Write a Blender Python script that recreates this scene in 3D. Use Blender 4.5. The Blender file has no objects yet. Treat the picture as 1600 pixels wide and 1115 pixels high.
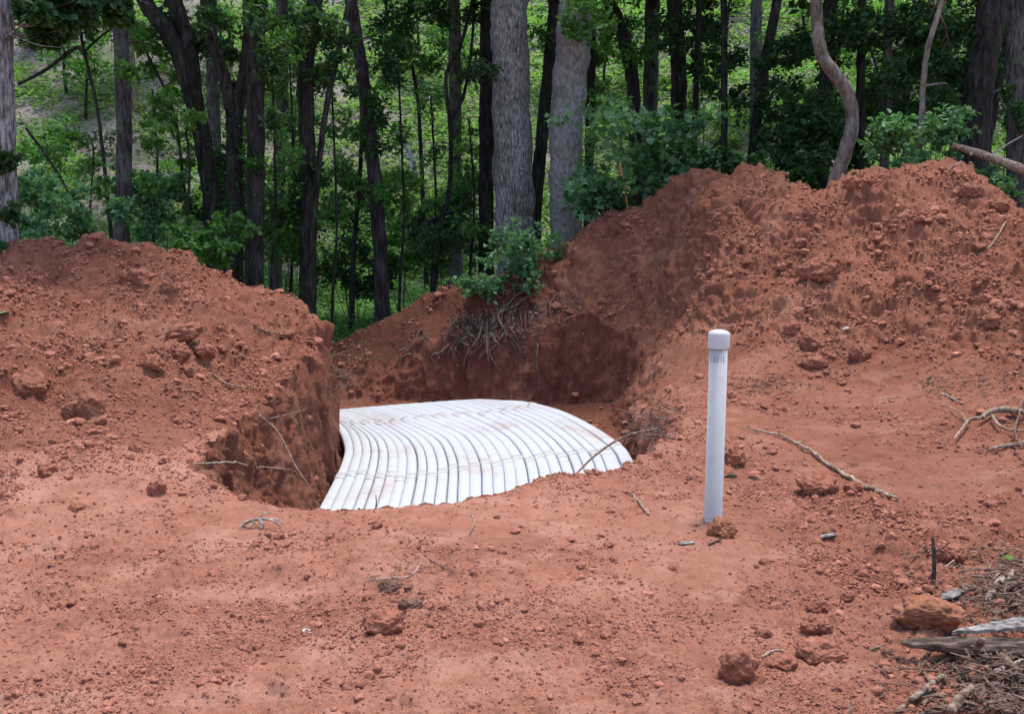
import bpy, bmesh, math, random
import numpy as np
from math import radians as R

rng = np.random.default_rng(11)
random.seed(5)
scene = bpy.context.scene
COL = scene.collection

# ------------------------------------------------------------------ camera model
F = 1716.0
CAMZ = 1.75
PITCH = math.atan((557.5 - 380.0) / F)
CP, SP = math.cos(PITCH), math.sin(PITCH)

def ray(px, row):
    u = (px - 800.0) / F
    v = (557.5 - row) / F
    return np.array([u, CP + v * SP, -SP + v * CP])

def at(px, row, Y):
    d = ray(px, row)
    t = Y / d[1]
    return np.array([d[0] * t, Y, CAMZ + d[2] * t])

def at_z(px, row, z):
    d = ray(px, row)
    t = (z - CAMZ) / d[2]
    return np.array([d[0] * t, d[1] * t, z])

# ------------------------------------------------------------------ noise
_perm = np.random.default_rng(3).permutation(256)
_perm = np.concatenate([_perm, _perm, _perm])
_g3 = np.random.default_rng(4).normal(size=(256, 3))
_g3 /= np.linalg.norm(_g3, axis=1)[:, None]

def noise3(P):
    P = np.asarray(P, dtype=np.float64)
    I = np.floor(P).astype(np.int64)
    f = P - I
    I &= 255
    w = f * f * f * (f * (f * 6 - 15) + 10)
    out = 0
    for dx in (0, 1):
        wx = w[:, 0] if dx else 1 - w[:, 0]
        for dy in (0, 1):
            wy = w[:, 1] if dy else 1 - w[:, 1]
            for dz in (0, 1):
                wz = w[:, 2] if dz else 1 - w[:, 2]
                h = _perm[_perm[_perm[(I[:, 0] + dx) & 255] + ((I[:, 1] + dy) & 255)] + ((I[:, 2] + dz) & 255)]
                g = _g3[h]
                out = out + wx * wy * wz * (g[:, 0] * (f[:, 0] - dx) + g[:, 1] * (f[:, 1] - dy) + g[:, 2] * (f[:, 2] - dz))
    return out * 1.6

def fbm(P, oct=4, lac=2.03, gain=0.5):
    a = 1.0; s = 0; P = np.array(P, dtype=np.float64)
    for k in range(oct):
        s = s + a * noise3(P + k * 17.3)
        P = P * lac; a *= gain
    return s

def sstep(a, b, x):
    t = np.clip((x - a) / (b - a), 0, 1)
    return t * t * (3 - 2 * t)

# ------------------------------------------------------------------ object helpers
def new_mesh(name, V, faces, mat=None, smooth=True):
    me = bpy.data.meshes.new(name)
    V = np.ascontiguousarray(V, dtype=np.float32)
    me.vertices.add(len(V))
    me.vertices.foreach_set('co', V.ravel())
    if isinstance(faces, np.ndarray):
        n, k = faces.shape
        loops = np.ascontiguousarray(faces, dtype=np.int32).ravel()
        starts = np.arange(0, n * k, k, dtype=np.int32)
    else:
        ks = np.array([len(f) for f in faces], dtype=np.int32)
        loops = np.concatenate([np.asarray(f, dtype=np.int32) for f in faces])
        starts = np.concatenate([[0], np.cumsum(ks)[:-1]]).astype(np.int32)
        n = len(faces)
    me.loops.add(len(loops))
    me.loops.foreach_set('vertex_index', loops)
    me.polygons.add(n)
    me.polygons.foreach_set('loop_start', starts)
    me.polygons.foreach_set('use_smooth', np.full(n, bool(smooth)))
    me.update(calc_edges=True)
    if mat: me.materials.append(mat)
    return me

def link(name, me, parent=None, loc=None):
    o = bpy.data.objects.new(name, me)
    COL.objects.link(o)
    if loc is not None: o.location = tuple(float(c) for c in loc)
    if parent: o.parent = parent
    return o

def tag(o, label=None, cat=None, group=None, kind=None):
    if label: o['label'] = label
    if cat: o['category'] = cat
    if group: o['group'] = group
    if kind: o['kind'] = kind
    return o

def empty(name, loc, label=None, cat=None, group=None):
    o = bpy.data.objects.new(name, None)
    o.empty_display_size = 0.1
    COL.objects.link(o)
    o.location = tuple(float(c) for c in loc)
    return tag(o, label, cat, group)

class MB:
    def __init__(s): s.V = []; s.Fc = []; s.n = 0
    def add(s, V, faces):
        V = np.asarray(V, dtype=np.float64)
        s.V.append(V)
        if isinstance(faces, np.ndarray): s.Fc.extend((faces + s.n).tolist())
        else: s.Fc.extend([[i + s.n for i in f] for f in faces])
        s.n += len(V)
    def obj(s, name, mat, parent=None, origin=(0, 0, 0), smooth=True):
        V = np.concatenate(s.V) - np.asarray(origin)
        fs = s.Fc
        if fs and all(len(f) == len(fs[0]) for f in fs): fs = np.array(fs)
        me = new_mesh(name, V, fs, mat, smooth)
        return link(name, me, parent, origin if parent is None else None)

def catmull(P, per=6):
    P = np.asarray(P, dtype=np.float64)
    if len(P) < 2: return P
    Q = np.vstack([2 * P[0] - P[1], P, 2 * P[-1] - P[-2]])
    out = []
    for i in range(1, len(Q) - 2):
        p0, p1, p2, p3 = Q[i - 1], Q[i], Q[i + 1], Q[i + 2]
        for t in np.linspace(0, 1, per, endpoint=False):
            out.append(0.5 * ((2 * p1) + (-p0 + p2) * t + (2 * p0 - 5 * p1 + 4 * p2 - p3) * t * t + (-p0 + 3 * p1 - 3 * p2 + p3) * t ** 3))
    out.append(Q[-2])
    return np.array(out)

def tube(pts, rad, n=8, rough=0.0, rscale=8.0, seed=0.0, cap=True, furrow=0.0, twist=0.0):
    """pts Nx3 centre line, rad N radii -> verts, faces"""
    P = np.asarray(pts, dtype=np.float64); rad = np.asarray(rad, dtype=np.float64)
    N = len(P)
    T = np.gradient(P, axis=0); T /= (np.linalg.norm(T, axis=1)[:, None] + 1e-12)
    ref = np.array([0.0, 1, 0]) if abs(T[0][1]) < 0.8 else np.array([1.0, 0, 0])
    A = np.cross(T, ref); A /= np.linalg.norm(A, axis=1)[:, None]
    B = np.cross(T, A)
    th = np.linspace(0, 2 * np.pi, n, endpoint=False)
    c, s = np.cos(th), np.sin(th)
    D = A[:, None, :] * c[None, :, None] + B[:, None, :] * s[None, :, None]
    r = np.repeat(rad[:, None], n, 1)
    if rough or furrow:
        Q = (P[:, None, :] + D * r[:, :, None]).reshape(-1, 3)
        if rough: r = r * (1 + rough * fbm(Q * rscale + seed, 3).reshape(N, n))
        if furrow:
            Q2 = Q * np.array([rscale * 2.2, rscale * 2.2, rscale * 0.25]) + seed
            r = r + furrow * rad[:, None] * (np.abs(noise3(Q2)).reshape(N, n) - 0.3)
    V = (P[:, None, :] + D * r[:, :, None]).reshape(-1, 3)
    i = np.arange(N - 1)[:, None] * n; j = np.arange(n)[None, :]; k = (j + 1) % n
    Fq = np.stack([i + j, i + k, i + n + k, i + n + j], -1).reshape(-1, 4)
    fl = Fq.tolist()
    if cap:
        V = np.vstack([V, P[0], P[-1]])
        a, b = N * n, N * n + 1
        for q in range(n):
            fl.append([a, (q + 1) % n, q])
            fl.append([b, (N - 1) * n + q, (N - 1) * n + (q + 1) % n])
    return V, fl

# leaves -----------------------------------------------------------
LEAF = (np.array([[0, 0, 0], [0.30, 0.42, 0.09], [0, 1, 0.0], [-0.30, 0.42, 0.09]]), [[0, 1, 2, 3]])
LEAF2 = (np.array([[0, 0, 0], [0.22, 0.2, 0.07], [0.36, 0.5, 0.08], [0.2, 0.8, 0.02], [0, 1, -0.08], [-0.2, 0.8, 0.02], [-0.36, 0.5, 0.08], [-0.22, 0.2, 0.07]]),
         [[0, 1, 2, 3, 4], [0, 4, 5, 6, 7]])
_lob = [(0, 0), (0.10, 0.16), (0.42, 0.10), (0.30, 0.36), (0.56, 0.58), (0.24, 0.62), (0.16, 0.86), (0, 1.0)]
LOBED = (np.array([[x, y, 0.25 * abs(x)] for x, y in _lob] + [[-x, y, 0.25 * abs(x)] for x, y in _lob[1:-1]]),
         [[0, 1, 2, 3], [0, 3, 4, 5], [0, 5, 6, 7], [0, 9, 8], [0, 9 + 0, 8 + 0]] )
_m = len(_lob)  # 8; mirrored idx: _lob[i] -> 7+i
LOBED = (LOBED[0], [[0, 1, 2, 3], [0, 3, 4, 5], [0, 5, 6, 7], [0, 10, 9, 8], [0, 12, 11, 10], [0, 7, 13, 12]])

def leaves(pos, size, tmpl=LEAF, up=0.6, seed=0, droop=0.0):
    g = np.random.default_rng(seed)
    pos = np.asarray(pos); n = len(pos)
    size = np.broadcast_to(np.asarray(size, dtype=np.float64), (n,)) * g.uniform(0.65, 1.3, n)
    nrm = g.normal(size=(n, 3)); nrm /= np.linalg.norm(nrm, axis=1)[:, None]
    nrm = nrm * (1 - up) + np.array([0, 0, 1.0]) * up
    nrm /= np.linalg.norm(nrm, axis=1)[:, None]
    d = g.normal(size=(n, 3)); d[:, 2] -= droop
    d -= nrm * (d * nrm).sum(1)[:, None]
    d /= np.linalg.norm(d, axis=1)[:, None] + 1e-9
    s = np.cross(d, nrm)
    T, fs = tmpl
    V = pos[:, None, :] + size[:, None, None] * (T[None, :, 0, None] * s[:, None, :] + T[None, :, 1, None] * d[:, None, :] + T[None, :, 2, None] * nrm[:, None, :])
    m = len(T)
    fa = []
    same = all(len(f) == len(fs[0]) for f in fs)
    base = (np.arange(n) * m)
    if same:
        A = np.array(fs)
        return V.reshape(-1, 3), (base[:, None, None] + A[None]).reshape(-1, len(fs[0]))
    for b in base: fa.extend([[i + b for i in f] for f in fs])
    return V.reshape(-1, 3), fa

def blob(c, r, n, g, flat=1.0, clumps=7):
    """clumpy cloud of leaf positions around c"""
    c = np.asarray(c)
    cc = g.normal(size=(clumps, 3)) * 0.5
    rr = g.uniform(0.28, 0.55, clumps)
    k = g.integers(0, clumps, n)
    p = g.normal(size=(n, 3)); p /= np.linalg.norm(p, axis=1)[:, None]
    p = p * (g.uniform(0.2, 1, n) ** 0.5)[:, None]
    q = cc[k] + p * rr[k][:, None]
    q[:, 2] *= flat
    return c + q * r

# ------------------------------------------------------------------ materials
def mat_new(name):
    m = bpy.data.materials.new(name); m.use_nodes = True
    nt = m.node_tree
    b = nt.nodes['Principled BSDF']
    return m, nt, b

def N(nt, t, **kw):
    n = nt.nodes.new(t)
    for k, v in kw.items():
        if k in n.inputs: n.inputs[k].default_value = v
        else: setattr(n, k, v)
    return n

def ramp(nt, src, stops):
    r = nt.nodes.new('ShaderNodeValToRGB')
    e = r.color_ramp.elements
    while len(e) < len(stops): e.new(0.5)
    for i, (p, c) in enumerate(stops):
        e[i].position = p; e[i].color = (c[0], c[1], c[2], 1)
    nt.links.new(src, r.inputs[0])
    return r

def mixc(nt, fac, a, b, mode='MIX'):
    m = nt.nodes.new('ShaderNodeMix'); m.data_type = 'RGBA'; m.blend_type = mode
    if isinstance(fac, (int, float)): m.inputs[0].default_value = fac
    else: nt.links.new(fac, m.inputs[0])
    for i, x in ((6, a), (7, b)):
        if isinstance(x, tuple): m.inputs[i].default_value = (*x, 1)
        else: nt.links.new(x, m.inputs[i])
    return m.outputs[2]

def soil_mat(name, dark, mid, light, pale, bump=0.5, streak=False, ground_tone=False):
    m, nt, b = mat_new(name)
    g = N(nt, 'ShaderNodeNewGeometry')
    L = nt.links.new
    pos = g.outputs['Position']
    if streak:
        mp = N(nt, 'ShaderNodeMapping'); mp.inputs['Scale'].default_value = (1, 1, 0.28)
        L(pos, mp.inputs['Vector']); pos2 = mp.outputs[0]
    else: pos2 = pos
    n1 = N(nt, 'ShaderNodeTexNoise', Scale=0.9, Detail=6.0, Roughness=0.6); L(pos2, n1.inputs['Vector'])
    n2 = N(nt, 'ShaderNodeTexNoise', Scale=9.0, Detail=8.0, Roughness=0.7); L(pos2, n2.inputs['Vector'])
    n3 = N(nt, 'ShaderNodeTexNoise', Scale=75.0, Detail=5.0, Roughness=0.7); L(pos, n3.inputs['Vector'])
    r1 = ramp(nt, n1.outputs[0], [(0.34, dark), (0.47, mid), (0.60, light), (0.72, tuple(.5 * a_ + .5 * b_ for a_, b_ in zip(light, pale)))])
    r2 = ramp(nt, n2.outputs[0], [(0.30, dark), (0.52, mid), (0.70, light)])
    c = mixc(nt, 0.5, r1.outputs[0], r2.outputs[0])
    r3 = ramp(nt, n3.outputs[0], [(0.60, (0, 0, 0)), (0.74, (1, 1, 1))])
    sc = N(nt, 'ShaderNodeMath', operation='MULTIPLY'); L(r3.outputs[0], sc.inputs[0]); sc.inputs[1].default_value = 0.55
    c = mixc(nt, sc.outputs[0], c, pale)
    r4 = ramp(nt, n3.outputs[0], [(0.26, (1, 1, 1)), (0.40, (0, 0, 0))])
    sc2 = N(nt, 'ShaderNodeMath', operation='MULTIPLY'); L(r4.outputs[0], sc2.inputs[0]); sc2.inputs[1].default_value = 0.55
    c = mixc(nt, sc2.outputs[0], c, dark)
    if ground_tone:
        n5 = N(nt, 'ShaderNodeTexNoise', Scale=2.1, Detail=5.0, Roughness=0.65); L(pos, n5.inputs['Vector'])
        r5 = ramp(nt, n5.outputs[0], [(0.52, (0, 0, 0)), (0.62, (.6, .6, .6))])
        c = mixc(nt, r5.outputs[0], c, (0.47, 0.245, 0.175))
    if ground_tone:      # gradient with a noisy edge: clay colour turns darker towards the right of the pipe
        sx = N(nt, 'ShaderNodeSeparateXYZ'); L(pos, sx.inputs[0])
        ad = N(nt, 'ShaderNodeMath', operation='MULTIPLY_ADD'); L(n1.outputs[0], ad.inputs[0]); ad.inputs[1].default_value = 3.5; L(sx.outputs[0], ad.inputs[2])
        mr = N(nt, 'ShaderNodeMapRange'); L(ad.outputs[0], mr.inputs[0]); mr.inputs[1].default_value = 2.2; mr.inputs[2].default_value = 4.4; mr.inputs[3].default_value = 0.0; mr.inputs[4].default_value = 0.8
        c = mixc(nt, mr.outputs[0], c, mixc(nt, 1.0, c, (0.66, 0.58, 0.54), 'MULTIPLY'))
    L(c, b.inputs['Base Color'])
    b.inputs['Roughness'].default_value = 1.0
    b.inputs['Specular IOR Level'].default_value = 0.1
    nb = N(nt, 'ShaderNodeTexNoise', Scale=34.0, Detail=9.0, Roughness=0.78); L(pos, nb.inputs['Vector'])
    bp = N(nt, 'ShaderNodeBump', Strength=bump, Distance=0.09); L(nb.outputs[0], bp.inputs['Height'])
    L(bp.outputs[0], b.inputs['Normal'])
    return m

DK, MD, LT, PL = (0.20, 0.077, 0.048), (0.355, 0.152, 0.099), (0.44, 0.213, 0.147), (0.57, 0.37, 0.285)
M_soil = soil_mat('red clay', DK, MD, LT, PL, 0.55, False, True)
M_heap = soil_mat('heaped red clay', (0.20, 0.069, 0.041), (0.36, 0.142, 0.088), (0.44, 0.195, 0.128), (0.56, 0.35, 0.26), 0.8)
M_wall = soil_mat('cut clay bank', (0.20, 0.070, 0.043), (0.33, 0.122, 0.076), (0.42, 0.19, 0.12), (0.50, 0.30, 0.22), 0.9, True)

def clod_mat(name, a, bcol, c2, rand=True):
    m, nt, b = mat_new(name); L = nt.links.new
    g = N(nt, 'ShaderNodeNewGeometry')
    n = N(nt, 'ShaderNodeTexNoise', Scale=22.0, Detail=7.0, Roughness=0.7); L(g.outputs['Position'], n.inputs['Vector'])
    r = ramp(nt, n.outputs[0], [(0.3, a), (0.52, bcol), (0.7, c2)])
    c = r.outputs[0]
    if rand:
        rr = ramp(nt, g.outputs['Random Per Island'], [(0.0, (0.78, 0.76, 0.76)), (0.5, (1.0, 1.0, 1.0)), (0.93, (1.15, 1.12, 1.1)), (1.0, (1.4, 1.5, 1.6))])
        c = mixc(nt, 1.0, c, rr.outputs[0], 'MULTIPLY')
    L(c, b.inputs['Base Color']); b.inputs['Roughness'].default_value = 1.0
    b.inputs['Specular IOR Level'].default_value = 0.1
    bp = N(nt, 'ShaderNodeBump', Strength=0.6, Distance=0.03); L(n.outputs[0], bp.inputs['Height']); L(bp.outputs[0], b.inputs['Normal'])
    return m
M_crumb = clod_mat('clay crumbs', (0.21, 0.078, 0.050), (0.345, 0.145, 0.098), (0.43, 0.20, 0.14))
M_clod = clod_mat('clay clod', (0.18, 0.062, 0.039), (0.31, 0.122, 0.078), (0.40, 0.18, 0.12), False)
M_clodbrown = clod_mat('brown clod', (0.16, 0.062, 0.038), (0.27, 0.112, 0.070), (0.37, 0.17, 0.112), False)
M_clodorange = clod_mat('orange clod', (0.20, 0.075, 0.040), (0.31, 0.130, 0.076), (0.39, 0.185, 0.12), False)
M_clodgrey = clod_mat('grey crust', (0.10, 0.05, 0.035), (0.18, 0.098, 0.070), (0.27, 0.165, 0.125), False)

def leaf_mat(name, cols, trans=0.42, rough=0.5, spec=0.4):
    m, nt, b = mat_new(name); L = nt.links.new
    g = N(nt, 'ShaderNodeNewGeometry')
    k = len(cols)
    r = ramp(nt, g.outputs['Random Per Island'], [(i / (k - 1), c) for i, c in enumerate(cols)])
    L(r.outputs[0], b.inputs['Base Color'])
    b.inputs['Roughness'].default_value = rough
    b.inputs['Specular IOR Level'].default_value = spec
    t = N(nt, 'ShaderNodeBsdfTranslucent')
    tc = mixc(nt, 1.0, r.outputs[0], (1.15, 1.25, 0.55), 'MULTIPLY')
    L(tc, t.inputs['Color'])
    mx = N(nt, 'ShaderNodeMixShader'); mx.inputs[0].default_value = trans
    L(b.outputs[0], mx.inputs[1]); L(t.outputs[0], mx.inputs[2])
    L(mx.outputs[0], nt.nodes['Material Output'].inputs['Surface'])
    return m
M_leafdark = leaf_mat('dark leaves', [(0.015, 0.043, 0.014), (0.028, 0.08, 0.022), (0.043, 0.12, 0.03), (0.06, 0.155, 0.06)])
M_leafmid = leaf_mat('mid leaves', [(0.04, 0.12, 0.025), (0.075, 0.19, 0.04), (0.13, 0.28, 0.05), (0.085, 0.23, 0.07)])
M_leafblue = leaf_mat('bluish leaves', [(0.05, 0.135, 0.055), (0.085, 0.205, 0.09), (0.13, 0.28, 0.13), (0.20, 0.37, 0.20)])
M_leafbright = leaf_mat('bright leaves', [(0.06, 0.13, 0.025), (0.10, 0.20, 0.035), (0.15, 0.26, 0.05), (0.17, 0.25, 0.06)])
M_herb = leaf_mat('herb leaves', [(0.10, 0.23, 0.055), (0.15, 0.33, 0.08), (0.21, 0.40, 0.105), (0.29, 0.42, 0.14)])
M_grass = leaf_mat('floor greens', [(0.05, 0.15, 0.022), (0.08, 0.22, 0.03), (0.11, 0.27, 0.04), (0.15, 0.30, 0.05)])
M_litterleaf = leaf_mat('dead leaves', [(0.10, 0.07, 0.055), (0.19, 0.145, 0.12), (0.28, 0.22, 0.19), (0.36, 0.30, 0.28)], 0.1, 0.8, 0.2)

def bark_mat(name, dark, mid, light, zs=0.18, scale=16.0, bump=0.8, moss=None):
    m, nt, b = mat_new(name); L = nt.links.new
    g = N(nt, 'ShaderNodeNewGeometry')
    mp = N(nt, 'ShaderNodeMapping'); mp.inputs['Scale'].default_value = (1, 1, zs); L(g.outputs['Position'], mp.inputs['Vector'])
    n1 = N(nt, 'ShaderNodeTexNoise', Scale=scale, Detail=7.0, Roughness=0.65); L(mp.outputs[0], n1.inputs['Vector'])
    n2 = N(nt, 'ShaderNodeTexNoise', Scale=2.2, Detail=4.0); L(g.outputs['Position'], n2.inputs['Vector'])
    r = ramp(nt, n1.outputs[0], [(0.38, dark), (0.5, mid), (0.63, light)])
    r2 = ramp(nt, n2.outputs[0], [(0.3, (0.7, 0.7, 0.7)), (0.7, (1.2, 1.2, 1.2))])
    c = mixc(nt, 1.0, r.outputs[0], r2.outputs[0], 'MULTIPLY')
    if moss:
        n3 = N(nt, 'ShaderNodeTexNoise', Scale=3.4, Detail=6.0); L(g.outputs['Position'], n3.inputs['Vector'])
        r3 = ramp(nt, n3.outputs[0], [(0.52, (0, 0, 0)), (0.66, (1, 1, 1))])
        c = mixc(nt, r3.outputs[0], c, moss)
    L(c, b.inputs['Base Color']); b.inputs['Roughness'].default_value = 0.95
    b.inputs['Specular IOR Level'].default_value = 0.15
    bp = N(nt, 'ShaderNodeBump', Strength=bump, Distance=0.05); L(n1.outputs[0], bp.inputs['Height']); L(bp.outputs[0], b.inputs['Normal'])
    return m
M_barkpale = bark_mat('pale furrowed bark', (0.085, 0.075, 0.074), (0.235, 0.215, 0.215), (0.46, 0.435, 0.44), 0.20, 34.0, 0.9)
M_barksmooth = bark_mat('smooth grey bark', (0.17, 0.155, 0.152), (0.26, 0.238, 0.236), (0.36, 0.335, 0.335), 0.6, 16.0, 0.4)
M_barkgrey = bark_mat('grey bark', (0.03, 0.027, 0.026), (0.07, 0.063, 0.06), (0.135, 0.124, 0.117), 0.15, 24.0, 0.8, (0.10, 0.12, 0.085))
M_barkdark = bark_mat('dark bark', (0.013, 0.011, 0.0105), (0.032, 0.028, 0.026), (0.066, 0.059, 0.055), 0.2, 14.0, 0.8, (0.035, 0.04, 0.025))
M_barkviolet = bark_mat('dusky bark', (0.025, 0.02, 0.021), (0.055, 0.045, 0.046), (0.095, 0.08, 0.082), 0.25, 13.0, 0.7)
M_barkbrown = bark_mat('brown bark', (0.10, 0.075, 0.06), (0.19, 0.15, 0.125), (0.29, 0.235, 0.20), 0.3, 12.0, 0.5)
M_twig = bark_mat('dry twig', (0.16, 0.105, 0.075), (0.32, 0.225, 0.165), (0.48, 0.37, 0.29), 0.6, 30.0, 0.4)
M_twigdark = bark_mat('dark twig', (0.04, 0.027, 0.022), (0.09, 0.06, 0.05), (0.16, 0.11, 0.09), 0.6, 30.0, 0.4)
M_root = bark_mat('root', (0.085, 0.055, 0.042), (0.185, 0.122, 0.092), (0.30, 0.21, 0.165), 0.7, 30.0, 0.4)
M_deadwood = bark_mat('weathered wood', (0.18, 0.138, 0.115), (0.37, 0.30, 0.255), (0.55, 0.475, 0.42), 0.6, 22.0, 0.5)
M_bleached = bark_mat('bleached wood', (0.40, 0.39, 0.39), (0.68, 0.67, 0.68), (0.85, 0.84, 0.85), 0.6, 22.0, 0.4)
M_rot = bark_mat('rotten wood', (0.07, 0.042, 0.03), (0.23, 0.15, 0.105), (0.44, 0.33, 0.25), 1.0, 20.0, 0.9)

M_slab = bark_mat('grey slab wood', (0.10, 0.085, 0.075), (0.24, 0.215, 0.20), (0.40, 0.37, 0.355), 1.0, 26.0, 0.6)
def rotwood():
    m, nt, b = mat_new('layered rotten wood'); L = nt.links.new
    g = N(nt, 'ShaderNodeNewGeometry')
    mp = N(nt, 'ShaderNodeMapping'); mp.inputs['Scale'].default_value = (0.14, 1, 1.3); L(g.outputs['Position'], mp.inputs['Vector'])
    n1 = N(nt, 'ShaderNodeTexNoise', Scale=34.0, Detail=8.0, Roughness=0.65); L(mp.outputs[0], n1.inputs['Vector'])
    r = ramp(nt, n1.outputs[0], [(0.34, (0.03, 0.02, 0.015)), (0.5, (0.13, 0.085, 0.06)), (0.66, (0.33, 0.24, 0.18))])
    L(r.outputs[0], b.inputs['Base Color']); b.inputs['Roughness'].default_value = 0.95
    bp = N(nt, 'ShaderNodeBump', Strength=1.0, Distance=0.04); L(n1.outputs[0], bp.inputs['Height']); L(bp.outputs[0], b.inputs['Normal'])
    return m
M_rotlog = rotwood()

def plastic(name, col, dirt, amount, scale):
    m, nt, b = mat_new(name); L = nt.links.new
    g = N(nt, 'ShaderNodeNewGeometry')
    n1 = N(nt, 'ShaderNodeTexNoise', Scale=scale, Detail=9.0, Roughness=0.75); L(g.outputs['Position'], n1.inputs['Vector'])
    n2 = N(nt, 'ShaderNodeTexNoise', Scale=1.3, Detail=3.0); L(g.outputs['Position'], n2.inputs['Vector'])
    ad = N(nt, 'ShaderNodeMath', operation='ADD'); L(n1.outputs[0], ad.inputs[0]); L(n2.outputs[0], ad.inputs[1])
    r = ramp(nt, ad.outputs[0], [(0.99 , (0, 0, 0)), (1.0, (0, 0, 0))])
    r.color_ramp.elements[0].position = 0.52; r.color_ramp.elements[1].position = 0.72
    hv = N(nt, 'ShaderNodeMath', operation='MULTIPLY'); L(ad.outputs[0], hv.inputs[0]); hv.inputs[1].default_value = 0.5
    L(hv.outputs[0], r.inputs[0])
    r.color_ramp.elements[1].color = (amount, amount, amount, 1)
    c = mixc(nt, r.outputs[0], col, dirt)
    L(c, b.inputs['Base Color']); b.inputs['Roughness'].default_value = 0.45
    b.inputs['Specular IOR Level'].default_value = 0.35
    return m
M_white = plastic('white ribbed plastic', (0.50, 0.525, 0.56), (0.42, 0.28, 0.22), 0.85, 7.0)
M_collar = plastic('soil smeared collar', (0.47, 0.47, 0.485), (0.44, 0.29, 0.225), 1.0, 5.0)
M_pvc = plastic('white pvc', (0.45, 0.447, 0.44), (0.33, 0.23, 0.175), 0.65, 9.0)
M_cap = plastic('white pvc cap', (0.55, 0.55, 0.56), (0.30, 0.25, 0.22), 0.5, 16.0)

def flat(name, c, rough=0.7):
    m, nt, b = mat_new(name); L = nt.links.new
    n = N(nt, 'ShaderNodeTexNoise', Scale=25.0, Detail=4.0)
    g = N(nt, 'ShaderNodeNewGeometry'); L(g.outputs['Position'], n.inputs['Vector'])
    r = ramp(nt, n.outputs[0], [(0.3, tuple(x * 0.75 for x in c)), (0.7, c)])
    L(r.outputs[0], b.inputs['Base Color']); b.inputs['Roughness'].default_value = rough
    return m
M_ink = flat('faded print', (0.35, 0.35, 0.345))
M_orange = flat('orange ribbon', (0.85, 0.16, 0.05))
M_paper = flat('white scrap', (0.85, 0.86, 0.90))
M_greenleaf = flat('green leaf', (0.16, 0.30, 0.13))

# ------------------------------------------------------------------ terrain
def forest_z(x, y):
    x = np.asarray(x, dtype=np.float64); y = np.asarray(y, dtype=np.float64)
    z = -0.42 + sstep(2.0, 9.0, x) * 1.5 * sstep(15, 20, y) + 0.5 * sstep(-6, -12, x)
    P = np.stack([x * 0.09, y * 0.09, 0 * x], -1)
    st = 29.5 + 2.5 * np.sin(x * 0.11 + 0.6) + 1.5 * noise3(P * 2)
    t = np.maximum(0, y - st)
    z = z + 0.47 * t * (1 - np.exp(-t / 5.0)) + (fbm(P, 3) * 0.6) * sstep(0, 8, t)
    z = z + 0.07 * fbm(np.stack([x * 0.8, y * 0.8, 0 * x], -1), 2)
    return z

CTL = []
def cp(px, row, Y): CTL.append(at(px, row, Y))
def cz(x, y, z): CTL.append(np.array([x, y, z]))
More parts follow.
